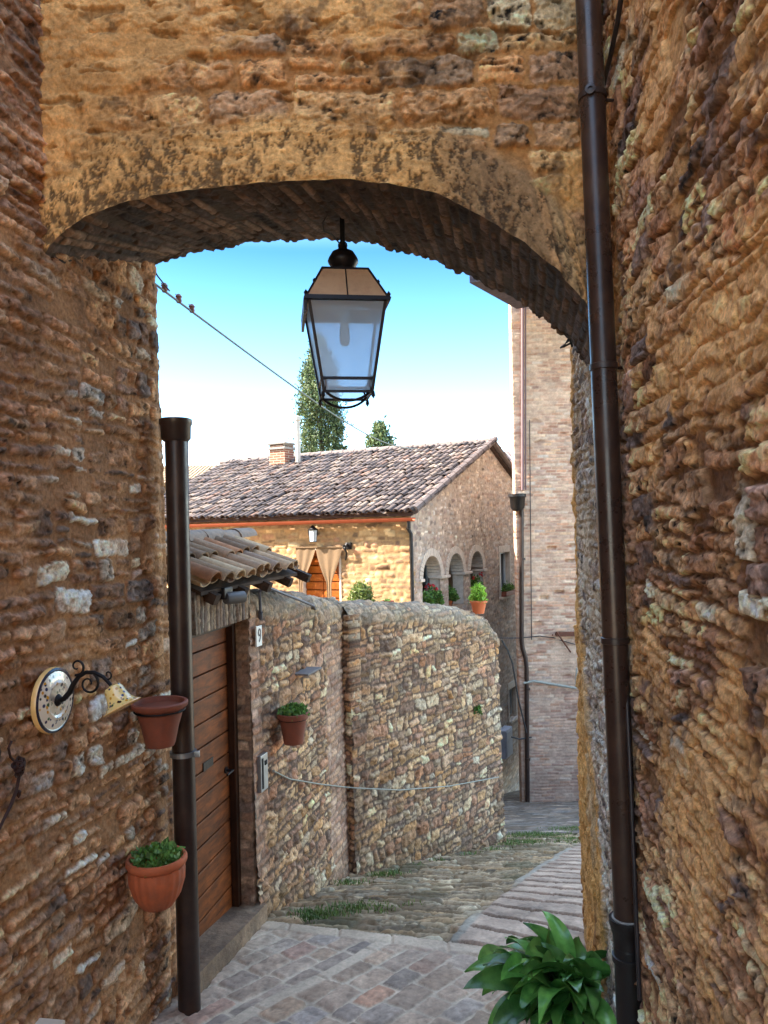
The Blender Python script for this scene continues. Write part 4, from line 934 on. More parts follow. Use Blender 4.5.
# pipes and brackets on the tower
def TW(px, py, off=.06): return V3(onplane(px, py, (0, TY, 0), (0, -1, 0), off))
mb = MB(); mb.tube([TW(523, 296), TW(523, 490)], .035, 10); mb.tube([TW(526, 296), TW(526, 490)], .016, 8); mb.build('downpipe', plain_mat('dusty brown pipe', srgb(112, 84, 82), .6, 0, .15, 6, .1), tower, smooth=True)
mb = MB(); mb.lathe([(.10, 0), (.16, .08), (.18, .3), (.20, .32), (.20, .38)], TW(518, 511, .12), n=16); mb.build('rain_hopper', M_brown2, tower, smooth=True)
mb = MB(); mb.tube([TW(522, 508), TW(522, 640), TW(523, 648), TW(526, 658), TW(527, 668), TW(528, 803)], .05, 12)
for yy_ in (560, 690, 760): mb.lathe([(.062, 0), (.062, .05)], TW(523 if yy_ < 640 else 528, yy_), n=12)
mb.build('downpipe', M_brown, tower, smooth=True)
mb = MB(); mb.tube([TW(500, 638, .05), TW(520, 638, .08), TW(540, 636, .05), TW(556, 638, .05)], .012, 6); mb.tube([TW(560, 640, .05), TW(578, 645, .05)], .012, 6); mb.tube([TW(530, 420, .04), TW(532, 640, .04)], .010, 6)
mb.build('cable', M_cable, tower)
mb = MB(); mb.box(TW(566, 634, .06), (.45, .06, .10), bev=.01); mb.tube([TW(556, 634, .05), TW(557, 632, .3), TW(571, 652, .05)], .018, 8); mb.tube([TW(553, 635, .04), TW(553, 635, .25)], .02, 8); mb.build('rusty_bracket', plain_mat('rust', srgb(110, 66, 48), .85, .2, .3, 20, .3), tower)
mb = MB(); mb.tube([TW(524, 683, .09), TW(534, 681, .09), TW(576, 688, .09)], .028, 8); mb.tube([TW(576, 688, .09), TW(577, 668, .09)], .02, 8); mb.build('conduit', M_cable2, tower)
mb = MB(); mb.tube([TW(502, 640, .3), TW(508, 650, .3), TW(513, 664, .28), TW(519, 700, .2), TW(527, 733, .1)], .018, 8); mb.tube([TW(512, 737, .2), TW(520, 739, .1), TW(532, 737, .05)], .016, 8)
mb.build('hanging_cable', M_cable, None, label='dark cable hanging down in a curve beside the tower drainpipe', cat='cable')
pb = V3(onplane(507, 741, K, NGb, .14)); mb = MB(); mb.box(pb-E2*.12, (.62, .24, .80), (E2, NGb, (0, 0, 1)), bev=.02); mb.box(pb-E2*.12+NGb*.125, (.52, .02, .68), (E2, NGb, (0, 0, 1)), bev=.006)
mb.build('meter_box', plain_mat('pale blue paint', srgb(190, 194, 206), .6, 0, .2, 3, .2), None, label='pale bluish meter box on the house wall at the end of the lane', cat='meter box')

# ================================================================== VEGETATION
def foliage(name, pts, nrm_r, size, mat, parent, seed, aspect=1.8, up=.0, tint=(.55, 1.35), label=None, cat=None, kind=None):
    rg = np.random.RandomState(seed); n = len(pts); pts = np.asarray(pts)
    d = rg.normal(size=(n, 3)); d[:, 2] += up; d /= np.linalg.norm(d, axis=1, keepdims=True)
    e = rg.normal(size=(n, 3)); e -= d*(e*d).sum(1, keepdims=True); e /= np.linalg.norm(e, axis=1, keepdims=True)
    s = size*rg.uniform(.6, 1.3, (n, 1)); w_ = s/aspect*.5
    f = np.cross(d, e)*w_*.25
    v = np.stack([pts, pts+d*s*.45+e*w_-f, pts+d*s, pts+d*s*.45-e*w_-f], 1).reshape(-1, 3)
    q = np.arange(4*n).reshape(n, 4); c = np.repeat(rg.uniform(tint[0], tint[1], (n, 1))*np.array([[1., 1., 1.]])*(1+rg.normal(0, .06, (n, 3))), 4, 0)
    return mk(name, v, q, mat, parent, smooth=False, col=np.clip(c, 0, 3), label=label, cat=cat, kind=kind, org=None if parent is not None else v.mean(0))
M_cyp = leaf_mat('cypress foliage', srgb(58, 74, 42), srgb(100, 112, 62), .7, .15, 3, attr=True)
M_bark = plain_mat('bark', srgb(96, 78, 62), .95, 0, .3, 12, .6, .02)
def spindle_tree(px, ptop, pbase, D, wpx, n, seed, label, zb=-6., shape='spindle', leaf=.16):
    a, zt_ = ray(px, ptop); x = a*D; zt2 = zt_*D; W_ = wpx/2/FOC*D; zlow = ray(px, pbase)[1]*D-2.2
    t = thing('cypress_tree', label, 'tree', (x, D, zb)); rg = np.random.RandomState(seed)
    mb = MB(); mb.tube([(x, D, zb), (x+.03, D, (zb+zt2)/2), (x, D, zt2-.5)], [.22, .14, .02], 10)
    for k in range(14):
        z = zlow+(zt2-zlow)*rg.uniform(.05, .8); an = rg.uniform(0, 6.28); r_ = W_*.6*(1-(z-zlow)/(zt2-zlow)*.7); mb.tube([(x, D, z), (x+r_*.6*math.cos(an), D+r_*.6*math.sin(an), z+.35), (x+r_*math.cos(an), D+r_*math.sin(an), z+.9)], [.05, .03, .01], 5)
    mb.build('trunk', M_bark, t, smooth=True)
    nc = n//70; pts = []
    for k in range(nc):
        f = rg.uniform(0, 1)**.85; z = zlow+(zt2-zlow)*f
        prof = (min(1, (1-f)*2.3)**.75)*(.85+.15*math.sin(f*9)) if shape == 'spindle' else math.sqrt(max(0, 1-(2*f-1)**2))
        an = rg.uniform(0, 6.28); rr = W_*prof*rg.uniform(.45, 1.0)
        c_ = V3([x+rr*math.cos(an), D+rr*math.sin(an), z]); cl = rg.uniform(.14, .30)*(.6+.6*prof)
        pts.append(c_+rg.normal(size=(70, 3))*np.array([cl*.55, cl*.55, cl*1.3])*.8)
    pts = np.concatenate(pts); foliage('crown', pts, None, leaf, M_cyp, t, seed+1, 2.2, .9, (.45, 1.5))
    return t
spindle_tree(319, 343, 450, 29, 62, 34000, 3, 'tall dark cypress behind the house roof partly hidden by the lantern', leaf=.12)
spindle_tree(380, 428, 452, 44, 26, 4500, 5, 'small round-topped conifer just above the roof ridge right of the lantern', shape='round', leaf=.26)

M_succ = leaf_mat('small pot leaves', srgb(70, 104, 44), srgb(116, 150, 70), .5, .2, 30, attr=True)
M_bush = leaf_mat('bush leaves', srgb(84, 100, 42), srgb(122, 132, 60), .55, .3, 8, attr=True)
M_light = leaf_mat('bright green leaves', srgb(128, 170, 48), srgb(176, 204, 84), .5, .35, 8, attr=True)
M_gran = plain_mat('red petals', srgb(196, 38, 44), .6, 0, .15, 30, 0)
def dome(c, rx, rz, n, rg, flat=1.0):
    p = rg.normal(size=(n, 3)); p /= np.linalg.norm(p, axis=1, keepdims=True); p[:, 2] = np.abs(p[:, 2]); r_ = rg.uniform(.35, 1, (n, 1))**.6
    return V3(c)+p*r_*np.array([rx, rx*flat, rz])
def pot_profile(r, h, kind):
    if kind == 'flower': return [(r*.62, 0), (r*.88, h*.80), (r*.90, h*.82), (r*1.0, h*.82), (r*1.02, h*.86), (r*1.02, h*.98), (r*.98, h), (r*.90, h), (r*.86, h*.9)]
    if kind == 'flared': return [(r*.50, 0), (r*.55, h*.08), (r*.68, h*.45), (r*.86, h*.82), (r*.96, h*.86), (r*1.02, h*.90), (r*1.03, h*.97), (r*.98, h), (r*.90, h*.99), (r*.85, h*.88)]
    return [(r*.30, 0), (r*.52, h*.06), (r*.80, h*.28), (r*.95, h*.56), (r*.97, h*.76), (r*.93, h*.82), (r*1.0, h*.85), (r*1.05, h*.90), (r*1.05, h*.96), (r*1.0, h), (r*.92, h), (r*.88, h*.9)]
def flower_pot(name, c, r, h, kind, mat, label, cat='flowerpot', flute=0, soil=.88):
    t = thing(name, label, cat, c); mb = MB(); pr = pot_profile(r, h, kind)
    if flute:
        cut = 6; mb.lathe(pr[:cut], c, n=96, flute=flute, fd=.018); mb.lathe(pr[cut-1:], c, n=48)
    else: mb.lathe(pr, c, n=40)
    mb.build('pot', mat, t, smooth=True)
    mb = MB(); mb.lathe([(r*.87, h*(soil-.02)), (r*.5, h*(soil+.01)), (0, h*(soil+.02))], c, n=24); mb.build('soil', M_soil, t, smooth=True)
    return t
rg = np.random.RandomState(4)
# pots on the left wall
def wall_hook(pt, r, h, parent, nrm):
    mb = MB(); c = V3(pt)+V3([0, 0, h*.80]); n = 26; ring = [c+V3([math.cos(2*math.pi*i/n), math.sin(2*math.pi*i/n), 0])*(r*.985) for i in range(n+1)]
    mb.tube(ring, .004, 6, caps=False); b = c-V3(nrm)*r; mb.tube([b, b-V3(nrm)*.06, b-V3(nrm)*.06-V3([0, 0, .06])], .005, 6); mb.build('wire_holder', M_iron, parent)
y_ = 3.55; a_, b_ = ray(160, 701); c_ = (a_*y_, y_, b_*y_-.21)
t = flower_pot('flowerpot', c_, .128, .21, 'flared', M_terra2, 'empty dark terracotta pot hung in front of the left drainpipe', soil=.78); wall_hook(c_, .118, .21, t, NL)
y_ = 3.45; a_, b_ = ray(157, 857); c_ = (a_*y_, y_, b_*y_-.235)
t = flower_pot('flowerpot', c_, .131, .24, 'belly', M_terra, 'round-bellied fluted orange pot with low green plants on the left wall', flute=22); wall_hook(c_, .12, .24, t, NL)
foliage('plant', dome(V3(c_)+V3([0, 0, .205]), .115, .075, 620, rg), None, .034, M_succ, t, 9, 1.5, .6, (.6, 1.6))
p_ = V3(W1(294, 743, 0.13)); c_ = (p_[0], p_[1], p_[2])
t = flower_pot('flowerpot', c_, .108, .215, 'flower', M_terra2, 'small brown pot of green plants hung on the garden wall right of the door'); wall_hook(c_, .10, .215, t, n1)
foliage('plant', dome(V3(c_)+V3([0, 0, .195]), .10, .07, 800, rg), None, .034, M_succ, t, 19, 1.5, .6, (.6, 1.6))
a_, b_ = ray(479, 612); y_ = 8.62; c_ = (a_*y_, y_, b_*y_-.015)
t = flower_pot('flowerpot', c_, .10, .15, 'flower', plain_mat('bright orange clay', srgb(216, 110, 62), .7, 0, .1, 12, .1), 'bright orange pot with a light green plant on top of the farther garden wall')
foliage('plant', dome(V3(c_)+V3([0, 0, .13]), .09, .20, 900, rg), None, .05, M_light, t, 29, 3., 1.2, (.6, 1.5))
# bush and rounded pot in front of the house
a_, b_ = ray(362, 600); y_ = 15.2; bz = -2.15; t = thing('shrub', 'round yellowish green shrub against the ochre house front', 'shrub', (a_*y_, y_, bz))
mb = MB()
for k in range(7): an = k*.9; mb.tube([(a_*y_, y_, bz), (a_*y_+.08*math.cos(an), y_+.08*math.sin(an), bz+.35), (a_*y_+.22*math.cos(an), y_+.2*math.sin(an), bz+.75)], [.02, .015, .006], 5)
mb.build('stems', M_bark, t); foliage('leaves', dome((a_*y_, y_, bz+.50), .30, .62, 3000, rg), None, .07, M_bush, t, 39, 2.4, .7, (.5, 1.4))
a_, b_ = ray(388, 603); y_ = 15.4; t = flower_pot('flowerpot', (a_*y_, y_, bz), .13, .70, 'belly', M_terra2, 'brown rounded pot standing right of the yellowish shrub')
foliage('plant', dome((a_*y_, y_, bz+.64), .10, .10, 150, rg), None, .05, M_succ, t, 49)
# plants in the arches and window
def arch_plant(tt, n, hgt_, red, label, seed):
    c = HP(0, tt, SILL)-NGb*.14; t = thing('potted_plant', label, 'potted plant', c); mb = MB(); mb.lathe(pot_profile(.11, .16, 'flower'), c, n=20); mb.build('pot', M_terra, t, smooth=True)
    r2 = np.random.RandomState(seed); foliage('leaves', dome(c+V3([0, 0, .14]), .22, hgt_, n, r2), None, .08, M_succ, t, seed, 1.5, .6, (.5, 1.3))
    if red:
        mb = MB()
        for k in range(red):
            f = c+V3([r2.normal()*.10, r2.normal()*.1, .14+hgt_*r2.uniform(.8, 1.15)])
            for j in range(6): g_ = f+r2.normal(size=3)*.025; mb.lathe([(.0, 0), (.03, .015), (.0, .03)], g_, r2.normal(size=3), n=6)
        mb.build('blossoms', M_gran, t)
arch_plant(.98, 700, .34, 0, 'dark green potted plant in the leftmost house arch', 51)
arch_plant(1.48, 500, .42, 5, 'red-flowering potted plant at the right side of the leftmost house arch', 52)
arch_plant(2.45, 700, .34, 0, 'dark green potted plant in the middle house arch', 53)
arch_plant(4.35, 500, .50, 6, 'red-flowering potted plant in the rightmost house arch behind the orange pot', 54)
c = q(6.45, -.10, WZ0); t = thing('window_box', 'window box with green plants on the sill of the gable window', 'planter', c)
mb = MB(); mb.box(c+V3([0, 0, .07]), (.8, .16, .14), (E2, NGb, (0, 0, 1)), bev=.01); mb.build('box', M_terra2, t)
foliage('leaves', c+V3([0, 0, .17])+np.array([E2*rg.uniform(-.38, .38)+V3([rg.normal()*.03, rg.normal()*.03, abs(rg.normal())*.07]) for _ in range(700)]), None, .07, M_succ, t, 57)

# broad-leaved plant bottom right
pc = V3([.79, 3.48, Gz(3.48)]); t = thing('potted_plant', 'large dark green broad-leaved plant at the foot of the right drainpipe', 'potted plant', pc)
mb = MB(); mb.lathe(pot_profile(.12, .22, 'flower'), pc, n=32); mb.build('pot', M_brown2, t, smooth=True)
mb = MB(); mb.lathe([(.105, .2), (0, .21)], pc, n=20); mb.build('soil', M_soil, t)
M_asp = leaf_mat('glossy strap leaf', srgb(52, 96, 38), srgb(104, 148, 66), .28, .15, 9, attr=True)
vs = []; fs = []; cs = []; rg = np.random.RandomState(12)
def strap(base, az, lean, L, W_, stem, droop, roll, tint):
    n = 14; dh = V3([math.cos(az), math.sin(az), 0]); side = V3([-math.sin(az), math.cos(az), 0]); p = V3(base); th = math.pi/2-lean; b0 = len(vs)
    for i in range(n+1):
        f = i/n; d = dh*math.cos(th)+V3([0, 0, 1])*math.sin(th); nrm = -dh*math.sin(th)+V3([0, 0, 1])*math.cos(th)
        wv = W_*(max(0.0, math.sin(math.pi*min(1, max(0, (f-stem)/(1-stem)))**.72))**.85)+.003*(1-f)
        sd = side*math.cos(roll*f)+nrm*math.sin(roll*f); nn_ = np.cross(d, sd)
        for k_, q_ in enumerate((-1, -.5, 0, .5, 1)):
            vs.append(p+sd*q_*wv+nn_*(-abs(q_)*wv*-.30)+nn_*.004*math.sin(f*15+q_*2)); cs.append(V3([1, 1, 1])*tint*(1.18 if q_ == 0 else (.94 if abs(q_) == .5 else 1)))
        p = p+d*(L/n); th -= droop/n*(f*2)
    for i in range(n):
        for k_ in range(4): a = b0+i*5+k_; fs.append((a, a+1, a+6, a+5))
for k in range(96):
    az = rg.uniform(0, 6.283); ln = rg.uniform(.1, 1.3)
    if k < 8: az, ln = rg.uniform(-.4, 2.4), rg.uniform(.1, .35)
    if 8 <= k < 44: az = rg.uniform(2.2, 5.6)
    if k >= 80: az = rg.uniform(3.2, 5.6); ln = rg.uniform(.9, 1.5)
    L_ = rg.uniform(.30, .50)*(1.0 if ln > .45 else .82)
    if math.cos(az) > .3: L_ *= .62; ln *= .5
    strap(pc+V3([rg.normal()*.05, rg.normal()*.05, .2]), az, ln, L_, rg.uniform(.042, .07), rg.uniform(.15, .32), rg.uniform(.9, 2.2), rg.normal()*.8, rg.uniform(.5, 1.9))
mk('leaves', np.array(vs), np.array(fs), M_asp, t, smooth=True, col=np.array(cs))

# grass and weeds along the walls
def tufts(name, spots, seed, hgt_, mat, label=None):
    rg = np.random.RandomState(seed); P_ = []; 
    for (x, y, r_, n) in spots:
        P_.append(np.stack([x+rg.normal(size=n)*r_, y+rg.normal(size=n)*r_*.8, np.zeros(n)], 1))
    p = np.concatenate(P_); p[:, 2] = G(p[:, 1])+.005
    n = len(p); an = rg.uniform(0, 6.28, n); ln = rg.uniform(.1, .9, n); h_ = hgt_*rg.uniform(.4, 1.3, n)
    tip = p+np.stack([np.cos(an)*ln*h_, np.sin(an)*ln*h_, h_], 1); sd = np.stack([-np.sin(an), np.cos(an), an*0], 1)*.0035
    md = (p+tip)/2+np.array([0, 0, 1])*h_[:, None]*.12
    v = np.stack([p-sd, p+sd, md+sd*.9, tip, md-sd*.9], 1).reshape(-1, 3); f = np.arange(5*n).reshape(n, 5)
    c = np.repeat(rg.uniform(.6, 1.4, (n, 1))*np.ones((1, 3)), 5, 0)
    return mk(name, v, f, mat, None, col=c, kind='stuff', org=p.mean(0))
M_grass = leaf_mat('lane grass', srgb(84, 108, 52), srgb(122, 138, 72), .6, .25, 4, attr=True)
gs = []
for px, py, r_, n in ((312, 920, .04, 320), (325, 915, .05, 400), (345, 911, .06, 380), (365, 908, .05, 260), (381, 910, .04, 200), (305, 914, .03, 160), (352, 884, .05, 260), (384, 876, .05, 300), (395, 874, .04, 160), (440, 862, .04, 80), (470, 855, .04, 80), (497, 850, .05, 120), (420, 866, .03, 50), (410, 905, .03, 40)):
    a, b = ray(px, py); y = 5.5
    for _ in range(30): y = Gz(y)/b
    gs.append((a*y, y, r_, n))
gs = [(x, y, r*1.5, int(n*.5)) for x, y, r, n in gs]; tufts('grass', gs, 3, .034, M_grass)
gs = [(1.2+.22*i+rnd.uniform(-.1, .1), 9.3+rnd.uniform(-.7, 1.4), .16, 420) for i in range(9)]+[(1.5+rnd.uniform(0, 1), 8.7+rnd.uniform(0, .8), .10, 160) for i in range(5)]
tufts('grass', gs, 4, .035, M_grass)
wl = V3(W2(478, 712, .05)); foliage('weed', dome(wl, .04, .06, 90, rg), None, .05, M_succ, None, 77, 2., .3, label='small green weed growing out of the farther garden wall', cat='weed')

# ================================================================== HANGING LANTERN
LD = 3.45; la, lb = ray(345, 330); LC = V3([la*LD, LD, 0]); lz = lambda py, y=LD-.16: ray(347, py)[1]*y
ztop = 1.475
ln_ = thing('lantern', 'square black and copper street lantern hanging under the arch', 'lantern', (LC[0], LC[1], ztop))
rot = R(8); ex = V3([math.cos(rot), math.sin(rot), 0]); ey = V3([-math.sin(rot), math.cos(rot), 0])
def LP(a, b, z): p = LC+ex*a+ey*b; return V3([p[0], p[1], z])
z_rim, z_bot, z_low = lz(299), lz(376), lz(389); z_rt = lz(270, LD-.08); wr_, wb_, wl_, wt_ = .181, .116, .108, .102
zc0 = z_rt
mb = MB(); mb.lathe([(.012, zc0+.13), (.012, ztop)], (LC[0], LC[1], 0), n=10); mb.tube([LP(0, 0, zc0+.12)+V3([0, 0, .018*math.sin(a)])+V3([.018*math.cos(a), 0, .02]) for a in np.linspace(0, 6.28, 14)], .005, 6)
mb.lathe([(.05, ztop-.012), (.05, ztop+.02)], (LC[0], LC[1], 0), n=16)
mb.build('hanging_rod', M_iron, ln_, smooth=True)
mb = MB(); mb.lathe([(.045, zc0), (.048, zc0+.03), (.052, zc0+.034), (.068, zc0+.058), (.071, zc0+.068), (.066, zc0+.082), (.05, zc0+.108), (.022, zc0+.122), (.018, zc0+.14), (.0, zc0+.142)], (LC[0], LC[1], 0), n=26)
mb.build('chimney_cap', M_black, ln_, smooth=True)
mb = MB(); pts = [LP(-.02, -.02, ztop), LP(-.06, -.02, ztop-.02), LP(-.09, -.02, ztop-.07), LP(-.085, -.02, ztop-.11), LP(-.05, -.02, ztop-.12), LP(-.01, -.01, zc0+.14)]
mb.tube(pts, .0035, 6); mb.build('wire', M_cable, ln_, smooth=True)
M_copr = plain_mat('aged copper sheet', srgb(206, 164, 126), .6, .0, .15, 10, .1, tint=srgb(176, 136, 104), tscale=5)
mb = MB(); c4 = [(-1, -1), (1, -1), (1, 1), (-1, 1)]
lo = [LP(a*wr_, b*wr_, z_rim+.008) for a, b in c4]; hi = [LP(a*wt_, b*wt_, z_rt) for a, b in c4]; lo2 = [LP(a*(wr_-.006), b*(wr_-.006), z_rim+.008) for a, b in c4]; hi2 = [LP(a*(wt_-.006), b*(wt_-.006), z_rt-.006) for a, b in c4]
mb.add(lo+hi+lo2+hi2, [(i, (i+1) % 4, 4+(i+1) % 4, 4+i) for i in range(4)]+[(8+(i+1) % 4, 8+i, 12+i, 12+(i+1) % 4) for i in range(4)]+[(4, 5, 6, 7), (15, 14, 13, 12)]+[(i, 8+i, 8+(i+1) % 4, (i+1) % 4) for i in range(4)])
mb.build('roof', M_copr, ln_)
fr = MB()
def lbar(a, b, w_=.012): 
    d = V3(b)-V3(a); L_ = np.linalg.norm(d); d /= L_; u = np.cross(d, V3([.3, .2, 1]) if abs(d[2]) < .8 else ex); u /= np.linalg.norm(u); fr.box((V3(a)+V3(b))/2, (w_, w_, L_+w_*.6), (u, np.cross(d, u), d))
for i in range(4):
    a, b = c4[i]; a2, b2 = c4[(i+1) % 4]
    lbar(LP(a*wr_, b*wr_, z_rim), LP(a2*wr_, b2*wr_, z_rim), .018); lbar(LP(a*wb_, b*wb_, z_bot), LP(a2*wb_, b2*wb_, z_bot), .011); lbar(LP(a*wl_, b*wl_, z_low), LP(a2*wl_, b2*wl_, z_low), .010)
    lbar(LP(a*wr_*.93, b*wr_*.93, z_rim), LP(a*wl_, b*wl_, z_low), .013); lbar(LP(a*wr_, b*wr_, z_rim), LP(a*wt_, b*wt_, z_rt), .009); lbar(LP(a*wt_, b*wt_, z_rt), LP(a2*wt_, b2*wt_, z_rt), .009)
    fr.lathe([(.006, 0), (.010, .012), (.0, .026)], LP(a*wr_, b*wr_, z_rim+.008), n=8); fr.lathe([(.0, -.034), (.009, -.02), (.006, 0)], LP(a*(wl_+.004), b*(wl_+.004), z_low), n=8)
    fr.lathe([(.006, 0), (.008, .01), (.0, .02)], LP(a*(wr_+wt_)/2, b*(wr_+wt_)/2, (z_rim+z_rt)/2), n=8)
lbar(LP(0, -wr_-.002, z_rim+.01), LP(0, -wt_-.002, z_rt), .005)
fr.box(LP(-wr_-.004, 0, z_rim-.028), (.012, 2*wr_, .06), (ex, ey, (0, 0, 1)))
for b in (-1, 1):
    pts = [LP(-wl_-.0+wl_*2*t_, b*wl_*.9, z_low+.02-.060*math.sin(math.pi*t_)**.55-.0) for t_ in np.linspace(0, 1, 15)]
    fr.tube(pts, .0065, 6)
    for sgn in (-1, 1): fr.tube([LP(sgn*(wl_+.002), b*wl_, z_low+.07), LP(sgn*(wl_-.012), b*wl_*.97, z_low+.035), LP(sgn*(wl_-.002), b*wl_*.95, z_low+.0)], .005, 6)
fr.build('frame', M_black, ln_)
gm, n, b = new_mat('frosted lantern glass'); tr = n.nodes.new('ShaderNodeBsdfTransparent'); tr.inputs[0].default_value = (.80, .92, 1, 1); tl = n.nodes.new('ShaderNodeBsdfTranslucent'); tl.inputs[0].default_value = (.74, .84, .95, 1)
gl = n.nodes.new('ShaderNodeBsdfGlossy'); gl.inputs['Roughness'].default_value = .2; m1 = n.nodes.new('ShaderNodeMixShader'); m1.inputs[0].default_value = .62; m2 = n.nodes.new('ShaderNodeMixShader'); m2.inputs[0].default_value = .06
df = n.nodes.new('ShaderNodeBsdfDiffuse'); df.inputs[0].default_value = (.5, .56, .62, 1); m3 = n.nodes.new('ShaderNodeMixShader'); m3.inputs[0].default_value = .2
n.links.new(tl.outputs[0], m3.inputs[1]); n.links.new(df.outputs[0], m3.inputs[2])
n.links.new(tr.outputs[0], m1.inputs[1]); n.links.new(m3.outputs[0], m1.inputs[2]); n.links.new(m1.outputs[0], m2.inputs[1]); n.links.new(gl.outputs[0], m2.inputs[2]); n.links.new(m2.outputs[0], n.nodes['Material Output'].inputs['Surface'])
for i in range(4):
    a, b = c4[i]; a2, b2 = c4[(i+1) % 4]; k1, k2 = wr_*.92, wb_*.98
    mb = MB(); v = [LP(a*k2, b*k2, z_bot), LP(a2*k2, b2*k2, z_bot), LP(a2*k1, b2*k1, z_rim), LP(a*k1, b*k1, z_rim)]
    k3 = wl_*.97; mb.add(v, [(0, 1, 2, 3)]); mb.add([LP(a*k3, b*k3, z_low), LP(a2*k3, b2*k3, z_low), v[1]-V3([0, 0, .004]), v[0]-V3([0, 0, .004])], [(0, 1, 2, 3)])
    mb.build('pane', gm, ln_)
mb = MB(); mb.lathe([(.02, z_rim+.02), (.022, z_rim-.05), (.018, z_rim-.07), (.022, z_rim-.09), (.024, z_rim-.15), (.014, z_rim-.165), (0, z_rim-.17)], (LC[0], LC[1], 0), n=18); mb.box(LP(0, 0, z_rim+.01), (.24, .02, .012), (ex, ey, (0, 0, 1)))
mb.build('bulb', plain_mat('milky bulb', srgb(214, 218, 224), .3, 0, .05, 10, 0), ln_, smooth=True)

# ================================================================== CERAMIC WALL LAMP
pc = V3(WL(50, 700, .012)); cl = thing('wall_lamp', 'painted ceramic wall lamp with black scroll arm and bell shade on the left wall', 'wall lamp', tuple(pc))
def cer_mat(name, sc, base=(222, 206, 186)):
    m, n, b = new_mat(name); co = _coord(n); vo = n.nodes.new('ShaderNodeTexVoronoi'); vo.inputs['Scale'].default_value = sc; n.links.new(co, vo.inputs[0])
    r = _ramp(n, vo.outputs['Distance'], [(.28, 1.), (.42, 0.)])
    hs = _ramp(n, vo.outputs['Color'], [(.30, tuple(srgb(38, 40, 78))), (.42, tuple(srgb(200, 140, 40))), (.58, tuple(srgb(60, 84, 52))), (.7, tuple(srgb(44, 34, 34)))])
    hs.color_ramp.interpolation = 'CONSTANT'
    c = _mix(n, tuple(srgb(*base)), hs.outputs[0], r.outputs[0])
    n.links.new(c, b.inputs['Base Color']); b.inputs['Roughness'].default_value = .2; b.inputs['Coat Weight'].default_value = .6; return m
M_cer = cer_mat('painted majolica', 46); M_cer2 = cer_mat('painted bell majolica', 50)
M_cream = plain_mat('cream glaze', srgb(236, 190, 120), .22, 0, .08, 12, 0, coat=.5)
# the plate: profile as rings along the wall normal
rp = .128; mb = MB(); mb.lathe([(rp*.60, .036), (rp*.52, .040), (rp*.30, .030), (0, .028)], pc, NL, 44); pl_ = mb.build('plate_centre', M_cer, cl, smooth=True)
mb = MB(); mb.lathe([(rp*.8, 0), (rp*.98, .006), (rp*1.0, .018), (rp*.97, .026)], pc, NL, 44); mb.build('plate_rim', M_cream, cl, smooth=True)
mb = MB(); mb.lathe([(rp*.97, .026), (rp*.90, .030), (rp*.86, .028)], pc, NL, 44); mb.build('rim_band', plain_mat('blue black glaze', srgb(40, 38, 56), .2, 0, .1, 20, 0, coat=.5), cl, smooth=True)
mb = MB(); mb.lathe([(rp*.86, .028), (rp*.72, .032), (rp*.60, .036)], pc, NL, 44); mb.build('plate_border', M_cer2, cl, smooth=True)
W_ = V3([NL[1]*-1*-1, 0, 0]); LY = V3([.164, 1, 0])/math.hypot(.164, 1)
def WP(o, s, z): return pc+NL*o+LY*s+V3([0, 0, z])
mb = MB()
arm = [WP(.03, 0, -.005), WP(.06, .0, .005), WP(.085, 0, .03), WP(.10, 0, .06), WP(.125, 0, .092), WP(.155, 0, .108), WP(.19, 0, .108), WP(.225, 0, .092), WP(.25, 0, .068), WP(.262, 0, .05)]
mb.tube(arm, [.010, .010, .011, .010, .0085, .008, .0075, .007, .007, .007], 10)
mb.lathe([(.028, .028), (.022, .04), (.012, .05)], pc, NL, 16)
def scroll(c0, a0, r0, turns, dirn=1, th=.005):
    pts = []; n = 26
    for i in range(n): f = i/(n-1); r_ = r0*(1-.78*f); a = a0+dirn*turns*2*math.pi*f; pts.append(c0+NL*(r_*math.cos(a))+V3([0, 0, r_*math.sin(a)]))
    mb.tube(pts, [th*(1-.5*i/(n-1)) for i in range(n)], 7)
scroll(WP(.118, 0, .13), -1.8, .034, 1.1, 1, .0055); scroll(WP(.165, 0, .065), 1.0, .044, 1.2, -1, .0055); scroll(WP(.245, 0, .10), -2.4, .02, 1.0, 1, .004)
mb.build('scroll_arm', M_iron, cl, smooth=True)
bx_ = V3([.46, -.10, -.88]); bx_ /= np.linalg.norm(bx_); b0 = WP(.262, 0, .054)
mb = MB(); mb.lathe([(.014, -.006), (.030, .0), (.036, .012), (.040, .038), (.046, .058), (.060, .076), (.072, .084), (.070, .087), (.056, .078), (.042, .058), (.036, .036), (.030, .012), (0, .006)], b0, bx_, 40); mb.build('bell_shade', cer_mat('bell pattern', 62, (238, 204, 128)), cl, smooth=True)
mb = MB(); mb.lathe([(.0725, .083), (.0755, .087), (.071, .0895)], b0, bx_, 40); mb.build('shade_rim', M_cream, cl, smooth=True)
mb = MB(); mb.lathe([(.014, .01), (.014, .04), (.024, .055), (.022, .074), (0, .084)], b0, bx_, 16); mb.build('bulb', M_white, cl, smooth=True)

